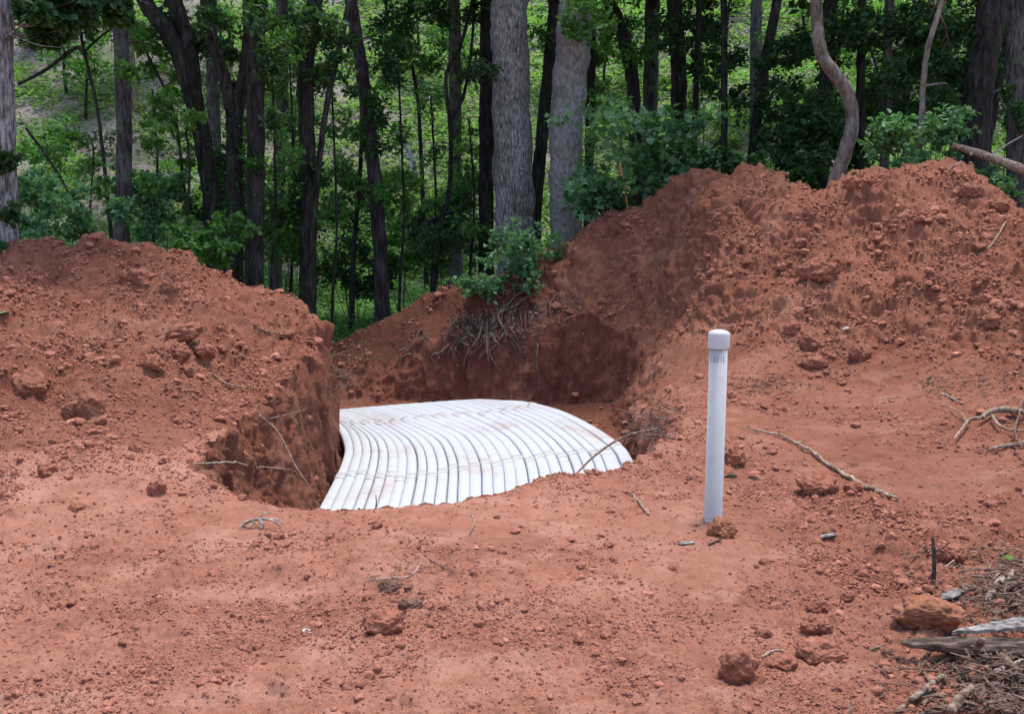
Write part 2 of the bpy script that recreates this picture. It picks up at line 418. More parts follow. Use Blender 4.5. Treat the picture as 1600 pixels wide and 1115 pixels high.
# near flat ground
for x in (-7, -4, -2, 0, 2, 4, 7):
    cz(x, 0.5, 0.0); cz(x * 0.8, 3.0, 0.0)
for x in (-2.2, -1, 0, 1, 2.2): cz(x, 4.6, 0.0); cz(x * 1.2, 5.8, 0.0)
cz(1.33, 7.0, 0.0); cz(0.6, 7.2, -0.01); cz(-0.6, 7.2, 0.0); cz(-1.5, 7.0, 0.0); cz(2.9, 5.0, 0.08); cz(3.6, 5.5, 0.12)
for a in [(495, 803, 7.05), (585, 804, 7.1), (660, 791, 7.35), (800, 762, 7.9), (900, 742, 8.3), (985, 718, 8.9), (1050, 680, 9.6), (1075, 648, 10.8),
          (1075, 610, 13.0), (1075, 560, 15.5), (1060, 500, 17.6),
          # left bank
          (0, 790, 6.6), (150, 800, 6.7), (0, 740, 7.1), (150, 700, 7.6), (300, 735, 7.5), (0, 650, 8.2), (60, 640, 8.5), (150, 620, 8.8), (400, 682, 8.7), (430, 640, 9.8),
          (300, 620, 9.2), (0, 550, 9.5), (120, 500, 10.6), (270, 540, 10.3), (350, 560, 10.6), (500, 560, 12.4), (440, 520, 12.2), (350, 480, 12.5), (200, 450, 12.0), (60, 450, 11.5),
          (0, 440, 11.3), (0, 408, 12.2), (40, 392, 12.6), (100, 388, 13.0), (150, 368, 13.3), (200, 388, 13.4), (250, 410, 13.4), (300, 428, 13.5), (370, 436, 13.7), (410, 455, 13.9), (440, 474, 14.0), (485, 490, 14.1), (505, 525, 14.3), (522, 552, 14.5),
          # far berm and trench top
          (522, 550, 20.6), (560, 528, 20.9), (600, 508, 21.0), (650, 478, 21.2), (700, 455, 21.2), (755, 428, 21.2), (800, 440, 21.0), (850, 432, 20.9), (880, 400, 20.8),
          (600, 560, 20.2), (660, 530, 19.95), (750, 520, 19.9), (850, 510, 19.8), (950, 475, 19.6), (1010, 480, 19.4), (950, 410, 20.4), (1010, 430, 19.9), (1010, 370, 20.5),
          # right heap crest
          (930, 345, 21.5), (960, 327, 21.4), (1010, 305, 21.1), (1060, 285, 20.6), (1090, 272, 20.0), (1110, 264, 19.8), (1145, 286, 19.4), (1182, 272, 19.2), (1215, 280, 18.9), (1250, 298, 18.2), (1300, 288, 17.9),
          (1350, 274, 17.6), (1400, 274, 17.4), (1450, 264, 17.2), (1490, 256, 17.0), (1520, 264, 16.8), (1550, 285, 16.6), (1575, 310, 16.3), (1610, 330, 16.0), (1700, 370, 15.2), (1900, 420, 14.5),
          # right heap face
          (1060, 420, 18.3), (1060, 350, 19.4), (1100, 330, 18.2), (1100, 430, 17.0), (1200, 330, 17.4), (1200, 420, 16.3), (1300, 340, 16.8), (1300, 420, 15.6), (1400, 330, 16.4), (1400, 420, 14.9), (1500, 330, 15.8), (1500, 420, 14.2), (1600, 420, 13.7),
          (1120, 500, 15.6), (1200, 500, 14.9), (1300, 500, 14.3), (1400, 500, 13.7), (1500, 500, 13.0), (1600, 490, 12.6), (1750, 520, 11.8),
          (1150, 590, 13.0), (1300, 592, 12.9), (1400, 592, 12.5), (1500, 580, 12.0), (1600, 560, 11.6),
          (1250, 650, 11.0), (1400, 650, 10.9), (1500, 640, 10.6), (1600, 625, 10.1), (1200, 740, 8.7), (1400, 740, 8.55), (1600, 730, 8.3), (1300, 830, 6.75), (1500, 830, 6.6)]:
    cp(*a)
for a in [(150, 420, 14.6), (60, 430, 14.0), (250, 465, 14.8), (370, 490, 15.0), (440, 530, 15.2), (930, 400, 22.6), (1010, 350, 22.3), (1100, 315, 21.0), (1180, 318, 20.4), (1250, 335, 19.6), (1350, 322, 19.0), (1490, 310, 18.4), (1600, 380, 17.5)]: cp(*a)
# hidden back slopes
for x, y, z in [(-6, 16.5, 0.3), (-4.5, 17, -0.2), (-3.2, 17, -0.5), (-7.5, 18, -0.8), (-5, 19, -0.9), (-3.6, 23.5, -1.0), (-1, 24, -1.0), (1.2, 24.5, -0.9), (3, 23.5, 0.0), (5, 22.5, 0.3), (7, 21, 0.2), (9, 20, 0.2),
                (-9, 13, 1.4), (-9, 9, 0.9), (-9, 17, -0.2), (11, 12, 1.2), (11, 16, 1.6), (10, 7, 0.4), (-8, 27, -2), (0, 27, -2), (8, 27, -1.5), (12, 22, -0.5), (-12, 20, -1.5)]:
    cz(x, y, z)
CTL = np.array(CTL)
def tps_fit(P, lam=0.02):
    n = len(P)
    d = np.linalg.norm(P[:, None, :2] - P[None, :, :2], axis=2)
    K = np.where(d > 0, d * d * np.log(d + 1e-12), 0) + lam * np.eye(n)
    Q = np.hstack([np.ones((n, 1)), P[:, :2]])
    A = np.block([[K, Q], [Q.T, np.zeros((3, 3))]])
    return np.linalg.solve(A, np.concatenate([P[:, 2], np.zeros(3)]))
TW = tps_fit(CTL)
def tps(x, y):
    x = np.asarray(x, dtype=np.float64); y = np.asarray(y, dtype=np.float64)
    z = TW[-3] + TW[-2] * x + TW[-1] * y
    for (cx, cy, _), w in zip(CTL, TW[:-3]):
        r2 = (x - cx) ** 2 + (y - cy) ** 2
        z = z + w * 0.5 * r2 * np.log(r2 + 1e-12)
    return z

FLOOR = -1.15
POLY = np.array([(-2.24, 7.55), (-1.7, 7.2), (-1.2, 7.15), (-0.62, 7.35), (0.0, 7.9), (0.5, 8.3), (0.97, 8.9), (1.4, 9.6), (1.72, 10.8), (2.0, 13.0), (2.2, 16.0), (2.1, 19.0), (1.0, 19.75),
                 (-1.0, 19.9), (-3.9, 20.1), (-3.9, 16.6), (-2.5, 14.6), (-2.22, 12.5), (-2.22, 9.8), (-2.30, 8.4)])
def trench_sd(x, y):
    d2 = np.full(x.shape, 1e9); inside = np.zeros(x.shape, bool)
    n = len(POLY)
    for i in range(n):
        a, b = POLY[i], POLY[(i + 1) % n]
        e = b - a
        t = np.clip(((x - a[0]) * e[0] + (y - a[1]) * e[1]) / (e @ e), 0, 1)
        d2 = np.minimum(d2, (x - a[0] - t * e[0]) ** 2 + (y - a[1] - t * e[1]) ** 2)
        c = ((a[1] > y) != (b[1] > y)) & (x < (b[0] - a[0]) * (y - a[1]) / (b[1] - a[1] + 1e-12) + a[0])
        inside ^= c
    return np.where(inside, -1, 1) * np.sqrt(d2)

def base_z(x, y, want=False):
    zt = tps(x, y)
    P = np.stack([x, y, 0 * x], -1)
    sd = trench_sd(x, y) + 0.10 * noise3(P * 1.7 + 5) + 0.05 * noise3(P * 5.1)
    w = 0.24 + 0.22 * sstep(-1.5, -1.9, x) * sstep(12.5, 9.5, y) + 1.0 * sstep(1.25, 1.9, x) * sstep(18.6, 16.5, y) + 0.2 * sstep(-1.3, -2.4, x) * sstep(17, 19, y) + 0.12 * sstep(18, 19, y)
    s = np.clip(-sd / w, 0, 1)
    s = 0.6 * s + 0.4 * s * s * (3 - 2 * s)
    fl = FLOOR + 0.05 * noise3(P * 0.9) + 0.18 * sstep(0.5, 2.0, x) * sstep(12.5, 14, y) 
    z = zt * (1 - s) + np.minimum(fl, zt) * s
    if want: return z, sd, zt, w
    return z

def polar_sheet():
    az = np.concatenate([np.linspace(R(-62), R(-28.4), 90, endpoint=False), np.arange(R(-28.4), R(28.4), 0.00098), np.linspace(R(28.4), R(62), 90)])
    rp = np.exp(np.linspace(math.log(0.8), math.log(30.0), 700))
    A, Rr = np.meshgrid(az, rp, indexing='ij')
    X = Rr * np.sin(A); Y = Rr * np.cos(A)
    # profiles on a coarser set of azimuths
    sub = np.linspace(0, len(az) - 1, 300).astype(int)
    Zs = base_z(X[sub].ravel(), Y[sub].ravel()).reshape(len(sub), -1)
    dz = np.abs(np.diff(Zs, axis=1)); dr = np.diff(rp)[None, :]; rm = 0.5 * (rp[1:] + rp[:-1])[None, :]
    wt = (dz * 0.85 + dr * np.clip(1.9 / rm, 0.10, 0.5)) / rm
    wt = wt * np.where(rm < 3.6, 0.2, 1.0) * np.where(rm > 22.5, 0.25, 1.0)
    # blur across azimuths so that neighbouring columns stay aligned
    k = np.exp(-0.5 * (np.arange(-7, 8) / 3.0) ** 2); k /= k.sum()
    pad = np.pad(wt, ((7, 7), (0, 0)), mode='edge')
    wt = sum(k[i] * pad[i:i + len(sub)] for i in range(15))
    wb = np.broadcast_to(dr * np.clip(1.9 / rm, 0.10, 0.5) / rm * np.where(rm < 3.6, 0.2, 1.0) * np.where(rm > 22.5, 0.25, 1.0), wt.shape)
    wt = 0.5 * wt / wt.sum(1, keepdims=True) + 0.5 * wb / wb.sum(1, keepdims=True)
    cum = np.concatenate([np.zeros((len(sub), 1)), np.cumsum(wt, 1)], 1); cum /= cum[:, -1:]
    NR = 1200
    tt = np.linspace(0, 1, NR)
    rs = np.array([np.interp(tt, cum[i], rp) for i in range(len(sub))])
    Rg = np.empty((len(az), NR))
    for j in range(NR): Rg[:, j] = np.interp(np.arange(len(az)), sub, rs[:, j])
    X = Rg * np.sin(az)[:, None]; Y = Rg * np.cos(az)[:, None]
    return X, Y
GX, GY = polar_sheet()
SH = GX.shape
xf, yf = GX.ravel(), GY.ravel()
zb, sdv, ztv, wv = base_z(xf, yf, True)
P0 = np.stack([xf, yf, zb], -1).reshape(*SH, 3)
def grid_normals(P):
    du = np.gradient(P, axis=0); dv = np.gradient(P, axis=1)
    n = np.cross(du, dv); l = np.linalg.norm(n, axis=2, keepdims=True) + 1e-12
    n = n / l
    return np.where(n[..., 2:3] < 0, -n, n)
NB = grid_normals(P0).reshape(-1, 3)
Pf = P0.reshape(-1, 3)
# amounts of roughness
wall = sstep(0.03, -0.03, sdv) * sstep(-1.35, -1.0, -np.abs(sdv) / np.maximum(wv, .01)) * sstep(0.9, 0.55, NB[:, 2])
heap = sstep(0.25, 0.7, zb)
pad_ = sstep(-0.02, 0.25, fbm(Pf * np.array([0.5, 0.35, 0.5]) + 9, 3))       # trodden smooth patches
rough = 0.55 + 0.55 * heap + 0.35 * sstep(1.2, 2.2, xf) * sstep(9, 6.5, yf)
rough = rough * (1 - 0.55 * pad_ * (1 - heap))
hb = 0.85 + 0.5 * heap
disp = rough * (0.13 * heap * noise3(Pf * np.array([1.5, .8, 1.1]) + 21) + 0.10 * noise3(Pf * 0.9 + 2) * (0.35 + 0.9 * heap) + hb * 0.10 * (np.abs(noise3(Pf * 2.3)) - .3) + hb * 0.085 * (np.abs(noise3(Pf * 5.2 + 4)) - .3))
n8 = noise3(Pf * 11.0 + 7); n20 = noise3(Pf * 23.0 + 1); n40 = noise3(Pf * 48.0 + 3); n90 = noise3(Pf * 95.0)
disp += rough * (0.026 * (np.abs(n8) * 1.6 - 0.35) + 0.015 * (np.abs(n20) * 1.5 - .35) + 0.010 * n40 + 0.005 * n90)
# broken lumps: cell-like ridges
lump = np.maximum(0, noise3(Pf * 3.7 + 31)) * np.maximum(0, n8 + 0.15)
disp += rough * 0.12 * lump
# bank: vertical streaks, scooped bucket marks
Ws = Pf * np.array([4.5, 4.5, 0.8])
disp += wall * (0.075 * noise3(Ws + 40) + 0.045 * noise3(Ws * 2.7 + 11) + 0.04 * fbm(Pf * 4.0 + 60, 3) + 0.025 * (np.abs(noise3(Pf * 6.5 + 70)) - .3) + 0.02 * n20)
disp *= sstep(-2.6, -0.6, -np.maximum(0, np.sqrt(xf ** 2 + yf ** 2) - 25)) 
PT = Pf + NB * disp[:, None]
# footprints: shallow smooth scoops in the foreground
for px, row, L_, W_, a in [(215, 885, .17, .06, .2), (50, 1000, .13, .07, -.1), (60, 925, .16, .07, .7), (395, 875, .14, .06, .1), (820, 1000, .2, .09, .3), (270, 1000, .15, .06, .4), (1260, 1010, .1, .06, 0), (900, 930, .17, .08, .5), (370, 1040, .16, .08, .2), (700, 1060, .18, .08, 1.2), (560, 880, .2, .06, .3)]:
    c = at_z(px, row, 0.0)
    dx, dy = PT[:, 0] - c[0], PT[:, 1] - c[1]
    u = dx * math.cos(a) + dy * math.sin(a); v = -dx * math.sin(a) + dy * math.cos(a)
    q = np.sqrt((u / L_) ** 2 + (v / W_) ** 2)
    m = sstep(1.3, 0.6, q)
    PT[:, 2] = PT[:, 2] * (1 - 0.85 * m) + m * 0.85 * (zb - 0.012)
    PT[:, 2] += 0.008 * np.exp(-((q - 1.2) / 0.2) ** 2)
# ruts / pits
for px, row, r_, dep in [(1285, 775, .16, .10), (1180, 745, .09, .06), (625, 915, .15, -.05), (640, 940, .2, -.03), (1395, 860, .25, .06), (260, 515, .14, .07), (1500, 915, .3, -0.02)]:
    z0 = 0.0
    c = at_z(px, row, 0.0) if row > 600 else at(px, row, 10.6)
    q = ((PT[:, 0] - c[0]) ** 2 + (PT[:, 1] - c[1]) ** 2) / r_ ** 2
    PT[:, 2] -= dep * np.exp(-q)

ni, nj = SH
I, J = np.meshgrid(np.arange(ni - 1), np.arange(nj - 1), indexing='ij')
QUADS = np.stack([I * nj + J, (I + 1) * nj + J, (I + 1) * nj + J + 1, I * nj + J + 1], -1).reshape(-1, 4)
cx = PT[QUADS].mean(1)
csd = sdv[QUADS].mean(1); czb = zb[QUADS].mean(1)
cw = wv[QUADS].mean(1)
reg = np.zeros(len(QUADS), int)
jit = 0.06 * noise3(cx * 1.3)
reg[(cx[:, 0] < -1.2) & (cx[:, 1] < 17.5) & (czb + jit > 0.30)] = 1
reg[(cx[:, 0] > -3.6) & (cx[:, 1] > 11.0) & (czb + jit > 0.28) & ((cx[:, 0] > 0) | (cx[:, 1] > 18.5))] = 2
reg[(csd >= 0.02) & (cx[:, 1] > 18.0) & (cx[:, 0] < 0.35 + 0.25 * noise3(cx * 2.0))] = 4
reg[(csd < 0.02) & ~((cx[:, 0] > 1.0) & (cx[:, 1] < 17.5) & (cx[:, 2] > FLOOR + 0.5))] = 3
def region(name, k, mat, label):
    q = QUADS[reg == k]
    used = np.unique(q)
    mp = np.full(len(PT), -1, dtype=np.int64); mp[used] = np.arange(len(used))
    o = link(name, new_mesh(name, PT[used], mp[q], mat))
    tag(o, label, kind='structure')
    return o
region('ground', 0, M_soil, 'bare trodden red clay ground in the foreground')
region('soil_mound', 1, M_heap, 'red clay spoil heap left of the trench')
region('soil_mound', 2, M_heap, 'tall red clay spoil heap right of and behind the trench')
region('trench', 3, M_wall, 'steep sided trench cut into dark red clay')

M_bankshade = soil_mat('moist clay with painted shade', (0.09, 0.033, 0.022), (0.185, 0.070, 0.046), (0.25, 0.10, 0.066), (0.34, 0.19, 0.14), 0.9)  # bank clay coloured darker to stand in for missing canopy shade
region('bank', 4, M_bankshade, 'low bank of moist clay beyond the trench, tree shade painted into its colour')
# nearest-point sampling of the sheet
RAD = np.sqrt(GX ** 2 + GY ** 2); AZ0 = np.arctan2(GX[:, 0], GY[:, 0])
PTG = PT.reshape(ni, nj, 3)
NG = grid_normals(PTG)
def ground_at(x, y):
    a = math.atan2(x, y); i = int(np.clip(np.searchsorted(AZ0, a), 0, ni - 1))
    j = int(np.clip(np.searchsorted(RAD[i], math.hypot(x, y)), 0, nj - 1))
    return PTG[i, j, 2]
def hit(px, row, ymax=26.0):
    """first point of the soil sheet along a sight line"""
    d = ray(px, row); a = math.atan2(d[0], d[1])
    i = int(np.clip(np.searchsorted(AZ0, a), 0, ni - 1))
    prof = PTG[i]; hor = np.hypot(prof[:, 0], prof[:, 1])
    line = CAMZ + d[2] / math.hypot(d[0], d[1]) * hor
    k = np.nonzero((prof[:, 2] >= line) & (hor > 1.5))[0]
    if len(k) == 0: return at(px, row, 12.0)
    return prof[k[0]].copy()

# forest floor and hillside
def forest_sheet():
    xs = np.concatenate([np.linspace(-140, -34, 30, endpoint=False), np.linspace(-34, 34, 260), np.linspace(34, 140, 31)[1:]])
    ys = np.concatenate([np.linspace(15.5, 48, 200, endpoint=False), np.linspace(48, 90, 130, endpoint=False), np.linspace(90, 190, 40)])
    X, Y = np.meshgrid(xs, ys, indexing='ij')
    z = forest_z(X.ravel(), Y.ravel())
    # tuck under the soil sheet in front of the heaps
    return X, Y, z
X, Y, z = forest_sheet()
V = np.stack([X.ravel(), Y.ravel(), z], -1)
V[:, 2] += 0.12 * fbm(V * 0.9, 4)
V[:, 2] -= 1.9 * sstep(1.5, 0.7, trench_sd(V[:, 0], V[:, 1]))
a_, b_ = X.shape
I, J = np.meshgrid(np.arange(a_ - 1), np.arange(b_ - 1), indexing='ij')
Q = np.stack([I * b_ + J, (I + 1) * b_ + J, (I + 1) * b_ + J + 1, I * b_ + J + 1], -1).reshape(-1, 4)
m, nt, b = mat_new('leaf litter'); L = nt.links.new
g = N(nt, 'ShaderNodeNewGeometry')
n1 = N(nt, 'ShaderNodeTexNoise', Scale=0.35, Detail=6.0, Roughness=0.6); L(g.outputs['Position'], n1.inputs['Vector'])
n2 = N(nt, 'ShaderNodeTexNoise', Scale=9.0, Detail=6.0, Roughness=0.7); L(g.outputs['Position'], n2.inputs['Vector'])
r1 = ramp(nt, n2.outputs[0], [(0.3, (0.08, 0.06, 0.052)), (0.5, (0.21, 0.17, 0.155)), (0.68, (0.38, 0.33, 0.31))])
r2 = ramp(nt, n1.outputs[0], [(0.48, (0, 0, 0)), (0.62, (0.8, 0.8, 0.8))])
c = mixc(nt, r2.outputs[0], r1.outputs[0], (0.09, 0.14, 0.04))
L(c, b.inputs['Base Color']); b.inputs['Roughness'].default_value = 1.0
bp = N(nt, 'ShaderNodeBump', Strength=0.8, Distance=0.08); L(n2.outputs[0], bp.inputs['Height']); L(bp.outputs[0], b.inputs['Normal'])
fo = link('hillside', new_mesh('hillside', V, Q, m))
tag(fo, 'wooded hillside covered in leaf litter behind the clearing', kind='structure')
# broad base sheet under everything so no edge of the world shows from the side
bv = [(-160, -40, -2.2), (160, -40, -2.2), (160, 200, -2.2), (-160, 200, -2.2)]
gm = MB(); gm.add(np.array(bv, float), [[0, 1, 2, 3]])
tag(gm.obj('terrain', M_soil), 'broad red clay subsoil under the clearing', kind='structure')

# ------------------------------------------------------------------ crumbs and clods
def ico(sub):
    bm = bmesh.new(); bmesh.ops.create_icosphere(bm, subdivisions=sub, radius=1.0)
    V = np.array([v.co[:] for v in bm.verts]); Fc = np.array([[v.index for v in f.verts] for f in bm.faces]); bm.free()
    return V, Fc
ICO1, ICO2, ICO5 = ico(1), ico(2), ico(5)
def rock(seed, sub=ICO5, cuts=7, amp=0.22):
    g = np.random.default_rng(seed)
    V = sub[0].copy()
    for _ in range(cuts):
        n = g.normal(size=3); n /= np.linalg.norm(n); d = g.uniform(0.55, 0.9)
        e = np.maximum(0, V @ n - d); V -= e[:, None] * n * 0.92
    V *= (1 + amp * fbm(V * 1.7 + seed * 3.1, 4))[:, None]
    V *= (1 + 0.09 * noise3(V * 7 + seed))[:, None]
    return V, sub[1]

def scatter_crumbs():
    flat_idx = np.arange(ni * nj)
    az = np.repeat(AZ0, nj); rad = RAD.ravel()
    ok = (np.abs(az) < R(30)) & (rad > 3.7) & (rad < 22) & ((NG.reshape(-1, 3)[:, 2] > 0.35) | ((sdv < 0) & (NG.reshape(-1, 3)[:, 2] > 0.08)))
    cand = flat_idx[ok]
    Pc = PT[cand]
    w = 0.35 + 1.6 * sstep(0.0, 0.35, noise3(Pc * 1.1 + 3)) + 1.4 * sstep(0.05, 0.4, noise3(Pc * 3.1 + 8))
    w *= 0.6 + 0.7 * sstep(0.15, 0.5, Pc[:, 2])
    w *= 1 + 1.2 * sstep(1.0, 1.8, Pc[:, 0]) * sstep(9.5, 8, Pc[:, 1])
    w *= 1 + 1.5 * sstep(-1.6, -2.2, Pc[:, 0]) * sstep(9, 8, Pc[:, 1]) * sstep(6.2, 7, Pc[:, 1])
    w *= 1 - 0.75 * pad_[cand] * (1 - heap[cand])
    insd = sdv[cand] < 0.0
    w[insd & ~((Pc[:, 0] > 1) & (Pc[:, 1] < 18))] *= 0.35
    w /= w.sum()
    rows = []
    for n, lo, hi, T in ((130000, 0.0006, 0.0020, ICO1), (3200, 0.0020, 0.0060, ICO2)):
        k = rng.choice(len(cand), n, p=w)
        P = PT[cand[k]]; nr = NG.reshape(-1, 3)[cand[k]]
        dist = np.linalg.norm(P, axis=1)
        s = lo * (hi / lo) ** (rng.random(n) ** 2.2) * np.clip(dist, 4, 18)
        rows.append((P, nr, s, T))
    Vs, Fs, o = [], [], 0
    for P, nr, s, T in rows:
        n = len(P); tv, tf = T
        var = 24
        shapes = np.stack([rock(100 + q, T, 5, 0.3)[0] for q in range(var)])
        A = rng.normal(size=(n, 3, 3)); Qm, _ = np.linalg.qr(A)
        V = np.einsum('nij,nkj->nki', Qm, shapes[rng.integers(0, var, n)])
        V[:, :, 2] *= rng.uniform(0.55, 0.9, n)[:, None]
        V = P[:, None, :] + V * s[:, None, None] + nr[:, None, :] * (s * 0.25)[:, None, None]
        Vs.append(V.reshape(-1, 3)); Fs.append((tf[None] + (np.arange(n) * len(tv))[:, None, None] + o).reshape(-1, 3)); o += n * len(tv)
    ob = link('soil_crumbs', new_mesh('soil_crumbs', np.concatenate(Vs), np.concatenate(Fs), M_crumb, False))
    tag(ob, 'loose red clay crumbs and small clods strewn over the soil', kind='stuff')
scatter_crumbs()

def clod(px, row, wpx, hpx, label, mat=M_clod, seed=1, name='clay_clod', cat='clod', depth=0.8, tilt=0.0):
    p = hit(px, row + hpx * 0.75)
    s = p[1] / F
    V, fc = rock(seed, ICO5, 3, 0.20)
    V = V * np.array([wpx * s, wpx * s * depth, hpx * s * 1.05])
    nv = V / (np.linalg.norm(V, axis=1)[:, None] + 1e-9); q_ = p[1] / 6
    V = V + nv * (q_ * (0.008 * fbm(V / q_ * 22 + seed, 3) + 0.006 * noise3(V / q_ * 75)))[:, None]
    c, sn = math.cos(tilt), math.sin(tilt)
    V = V @ np.array([[c, 0, -sn], [0, 1, 0], [sn, 0, c]])
    base = p + np.array([0, wpx * s * depth * 0.5, hpx * s * 0.45])
    me = new_mesh(name, V, fc, mat)
    o = link(name, me, None, base)
    return tag(o, label, cat, 'larger clods of clay lying on the soil')
clod(45, 600, 29, 29, 'upright grey-faced brown clod standing on the left slope', M_clodbrown, 2)
clod(136, 634, 22, 22, 'brown clod right of the upright clod on the left slope', M_clodbrown, 3)
clod(105, 640, 16, 14, 'smooth low clod wedged between two brown clods on the left slope', M_clod, 4)
clod(212, 435, 30, 15, 'long clod near the top of the left heap', M_clod, 5)
clod(256, 450, 13, 10, 'small clod just right of the long clod near the left heap top', M_clod, 51)
clod(275, 520, 36, 15, 'broad overhanging clod above the hollow on the left heap', M_clod, 6, tilt=-0.3)
clod(272, 548, 18, 16, 'reddish blocky clod inside the hollow on the left heap', M_clod, 7)
clod(292, 580, 20, 14, 'pale angular clod below the hollow on the left heap', M_clodbrown, 8)
clod(232, 568, 17, 14, 'rounded clod left of the hollow on the left heap', M_clod, 9)
clod(314, 556, 18, 14, 'dark clod at the right end of the hollow on the left heap', M_clod, 10)
clod(442, 520, 22, 9, 'flat clod on the right shoulder of the left heap', M_clodbrown, 11)
clod(243, 763, 15, 15, 'deep red clod left of the trench corner', M_clod, 12)
clod(210, 699, 11, 8, 'small bright orange clod halfway down the left slope', M_clodorange, 13)
clod(117, 791, 13, 8, 'yellowish clod at the foot of the left slope', M_clodorange, 14)
clod(68, 735, 19, 13, 'dark red lumpy clod low at the left edge of the slope', M_clod, 15)
clod(595, 972, 36, 22, 'broad broken clod with a hollow face in the foreground', M_clod, 16)
clod(640, 945, 20, 9, 'low dark clump behind the broad broken foreground clod', M_clodgrey, 17)
clod(608, 916, 18, 11, 'dark crumbly clump below the grey twig in the foreground', M_clodgrey, 18)
clod(1128, 824, 22, 19, 'rounded brown clod leaning on the foot of the white pipe', M_clodorange, 19, depth=0.9)
clod(1154, 1038, 32, 32, 'tall reddish clod nearest the bottom edge at right', M_clod, 20)
clod(1276, 978, 25, 19, 'angular clod stacked below a smaller one at lower right', M_clod, 21)
clod(1279, 949, 18, 13, 'small dark clod topping the angular clod at lower right', M_clod, 22)
clod(1286, 1018, 40, 18, 'wide low clod in front of the angular clod at lower right', M_clod, 23)
clod(1222, 1036, 25, 14, 'flat clod between the tall clod and the wide clod', M_clod, 24)
clod(1192, 990, 13, 8, 'small pebble-like clod left of the stacked clods', M_clodbrown, 25)
clod(1325, 934, 13, 7, 'small brown clod left of the dark twig stake', M_clodbrown, 26)
clod(1464, 963, 58, 28, 'largest smooth orange-brown boulder beside the rotten log', M_clodorange, 27, name='clay_boulder', cat='boulder')
clod(1147, 712, 18, 17, 'dark red clod right behind the middle of the white pipe', M_clod, 28)
clod(1278, 757, 34, 20, 'dark clod over the pit below the long stick', M_clod, 29)
clod(1335, 762, 15, 10, 'small clod under the long stick right of the pit', M_clod, 30)
clod(1288, 420, 32, 24, 'large jutting clod in the middle of the right heap', M_clod, 31, depth=1.2)
clod(1560, 322, 22, 11, 'dark overhanging clod at the right end of the heap crest', M_clodbrown, 32)
clod(1271, 532, 21, 18, 'blocky dark clod low on the right heap', M_clodbrown, 33)
clod(1345, 550, 18, 16, 'pointed pinkish clod at the foot of the right heap', M_clodbrown, 34)
clod(1238, 513, 14, 12, 'brown clod above the blocky clod on the right heap', M_clod, 35)
clod(1270, 566, 22, 12, 'low clod under the blocky clod on the right heap', M_clod, 36)
clod(1520, 300, 16, 13, 'rough clod just below the highest point of the right heap', M_clodbrown, 37)
clod(1333, 284, 13, 11, 'upright clod on the saddle of the right heap crest beside the crooked tree', M_clod, 38)
clod(1435, 905, 15, 9, 'flat red clod left of the wood chips', M_clod, 39)
clod(1487, 866, 26, 16, 'crumbly red clod beside the dark twig stake', M_clod, 40)
clod(1550, 500, 15, 12, 'brown clod at the right edge of the heap foot', M_clodbrown, 41)
clod(149, 371, 11, 7, 'small clod crowning the left heap', M_clod, 42)

# ------------------------------------------------------------------ ribbed drain
RIBS = [
 [(497, 800), (522, 752), (535, 722), (538, 699), (527, 672), (505, 660), (470, 651)],
 [(517.7, 795), (537.4, 752), (549, 721), (551.7, 699), (541, 673), (520, 660), (480, 651)],
 [(556, 795), (572, 753.5), (579.6, 726), (582, 704), (574, 684), (545, 664), (500, 650)],
 [(594.8, 796.5), (606.5, 757), (611.8, 724.8), (609, 699.7), (594.8, 681.7), (562, 663), (515, 648)],
 [(651, 791), (657.6, 755), (659.4, 726), (654, 703), (638, 684), (601, 663), (555, 646.5)],
 [(724, 772), (724.3, 739), (720, 714), (704, 687), (673.7, 671), (636, 657), (592, 643)],
 [(796, 760), (793.4, 731), (781, 703.8), (762.5, 683), (729, 665), (692, 651), (650, 638)],
 [(867.5, 755), (857, 720.6), (845, 700), (830, 685), (806, 666), (768, 648), (725, 632.5)],
 [(948, 735), (938.8, 713), (920, 694), (897.5, 675.6), (865, 655.8), (822, 638.5), (780, 629)],
 [(989, 719), (978, 702), (950, 681), (912, 659), (876, 643), (835, 632.5), (800, 629.0)]]
RT = [0, 0.9, 3.1, 5.3, 9.0, 13.6, 18.5, 23.1, 26.5, 27.4]   # gap index each traced line sits on (about 27 ribs)
RT = np.array([0, 1.0, 3.2, 5.4, 8.5, 12.5, 16.4, 20.2, 25.0, 27.0])
ZS = np.array([-0.86, -0.82, -0.76, -0.70, -0.64, -0.60, -0.585])
R3 = np.array([[at_z(p[0], p[1], z_) for p, z_ in zip(r, ZS)] for r in RIBS])
def rib_line(u):
    L0 = np.array([[np.interp(u, RT, R3[:, k, a]) for a in range(3)] for k in range(7)])
    f = L0[0] - (L0[1] - L0[0]) / np.linalg.norm(L0[1] - L0[0]) * 0.9; f[2] = -0.92
    e = L0[6] - L0[5]; e /= np.linalg.norm(e)
    b1 = L0[6] + e * 0.7; b1[2] = -0.66
    b2 = L0[6] + e * 1.3; b2[2] = -0.95
    return catmull(np.vstack([f, L0, b1, b2]), 9)
drain = empty('ribbed_drain', at_z(740, 780, -1.1), 'white ribbed plastic drain bed curving through the trench', 'drain')
org = np.array(drain.location)
prof = np.array([(-0.5, -0.09), (-0.498, 0.0), (-0.475, 0.050), (-0.40, 0.070), (-0.15, 0.080), (0.15, 0.080), (0.40, 0.070), (0.475, 0.050), (0.498, 0.0), (0.5, -0.09)])
GAP = [0.955, 0.0]
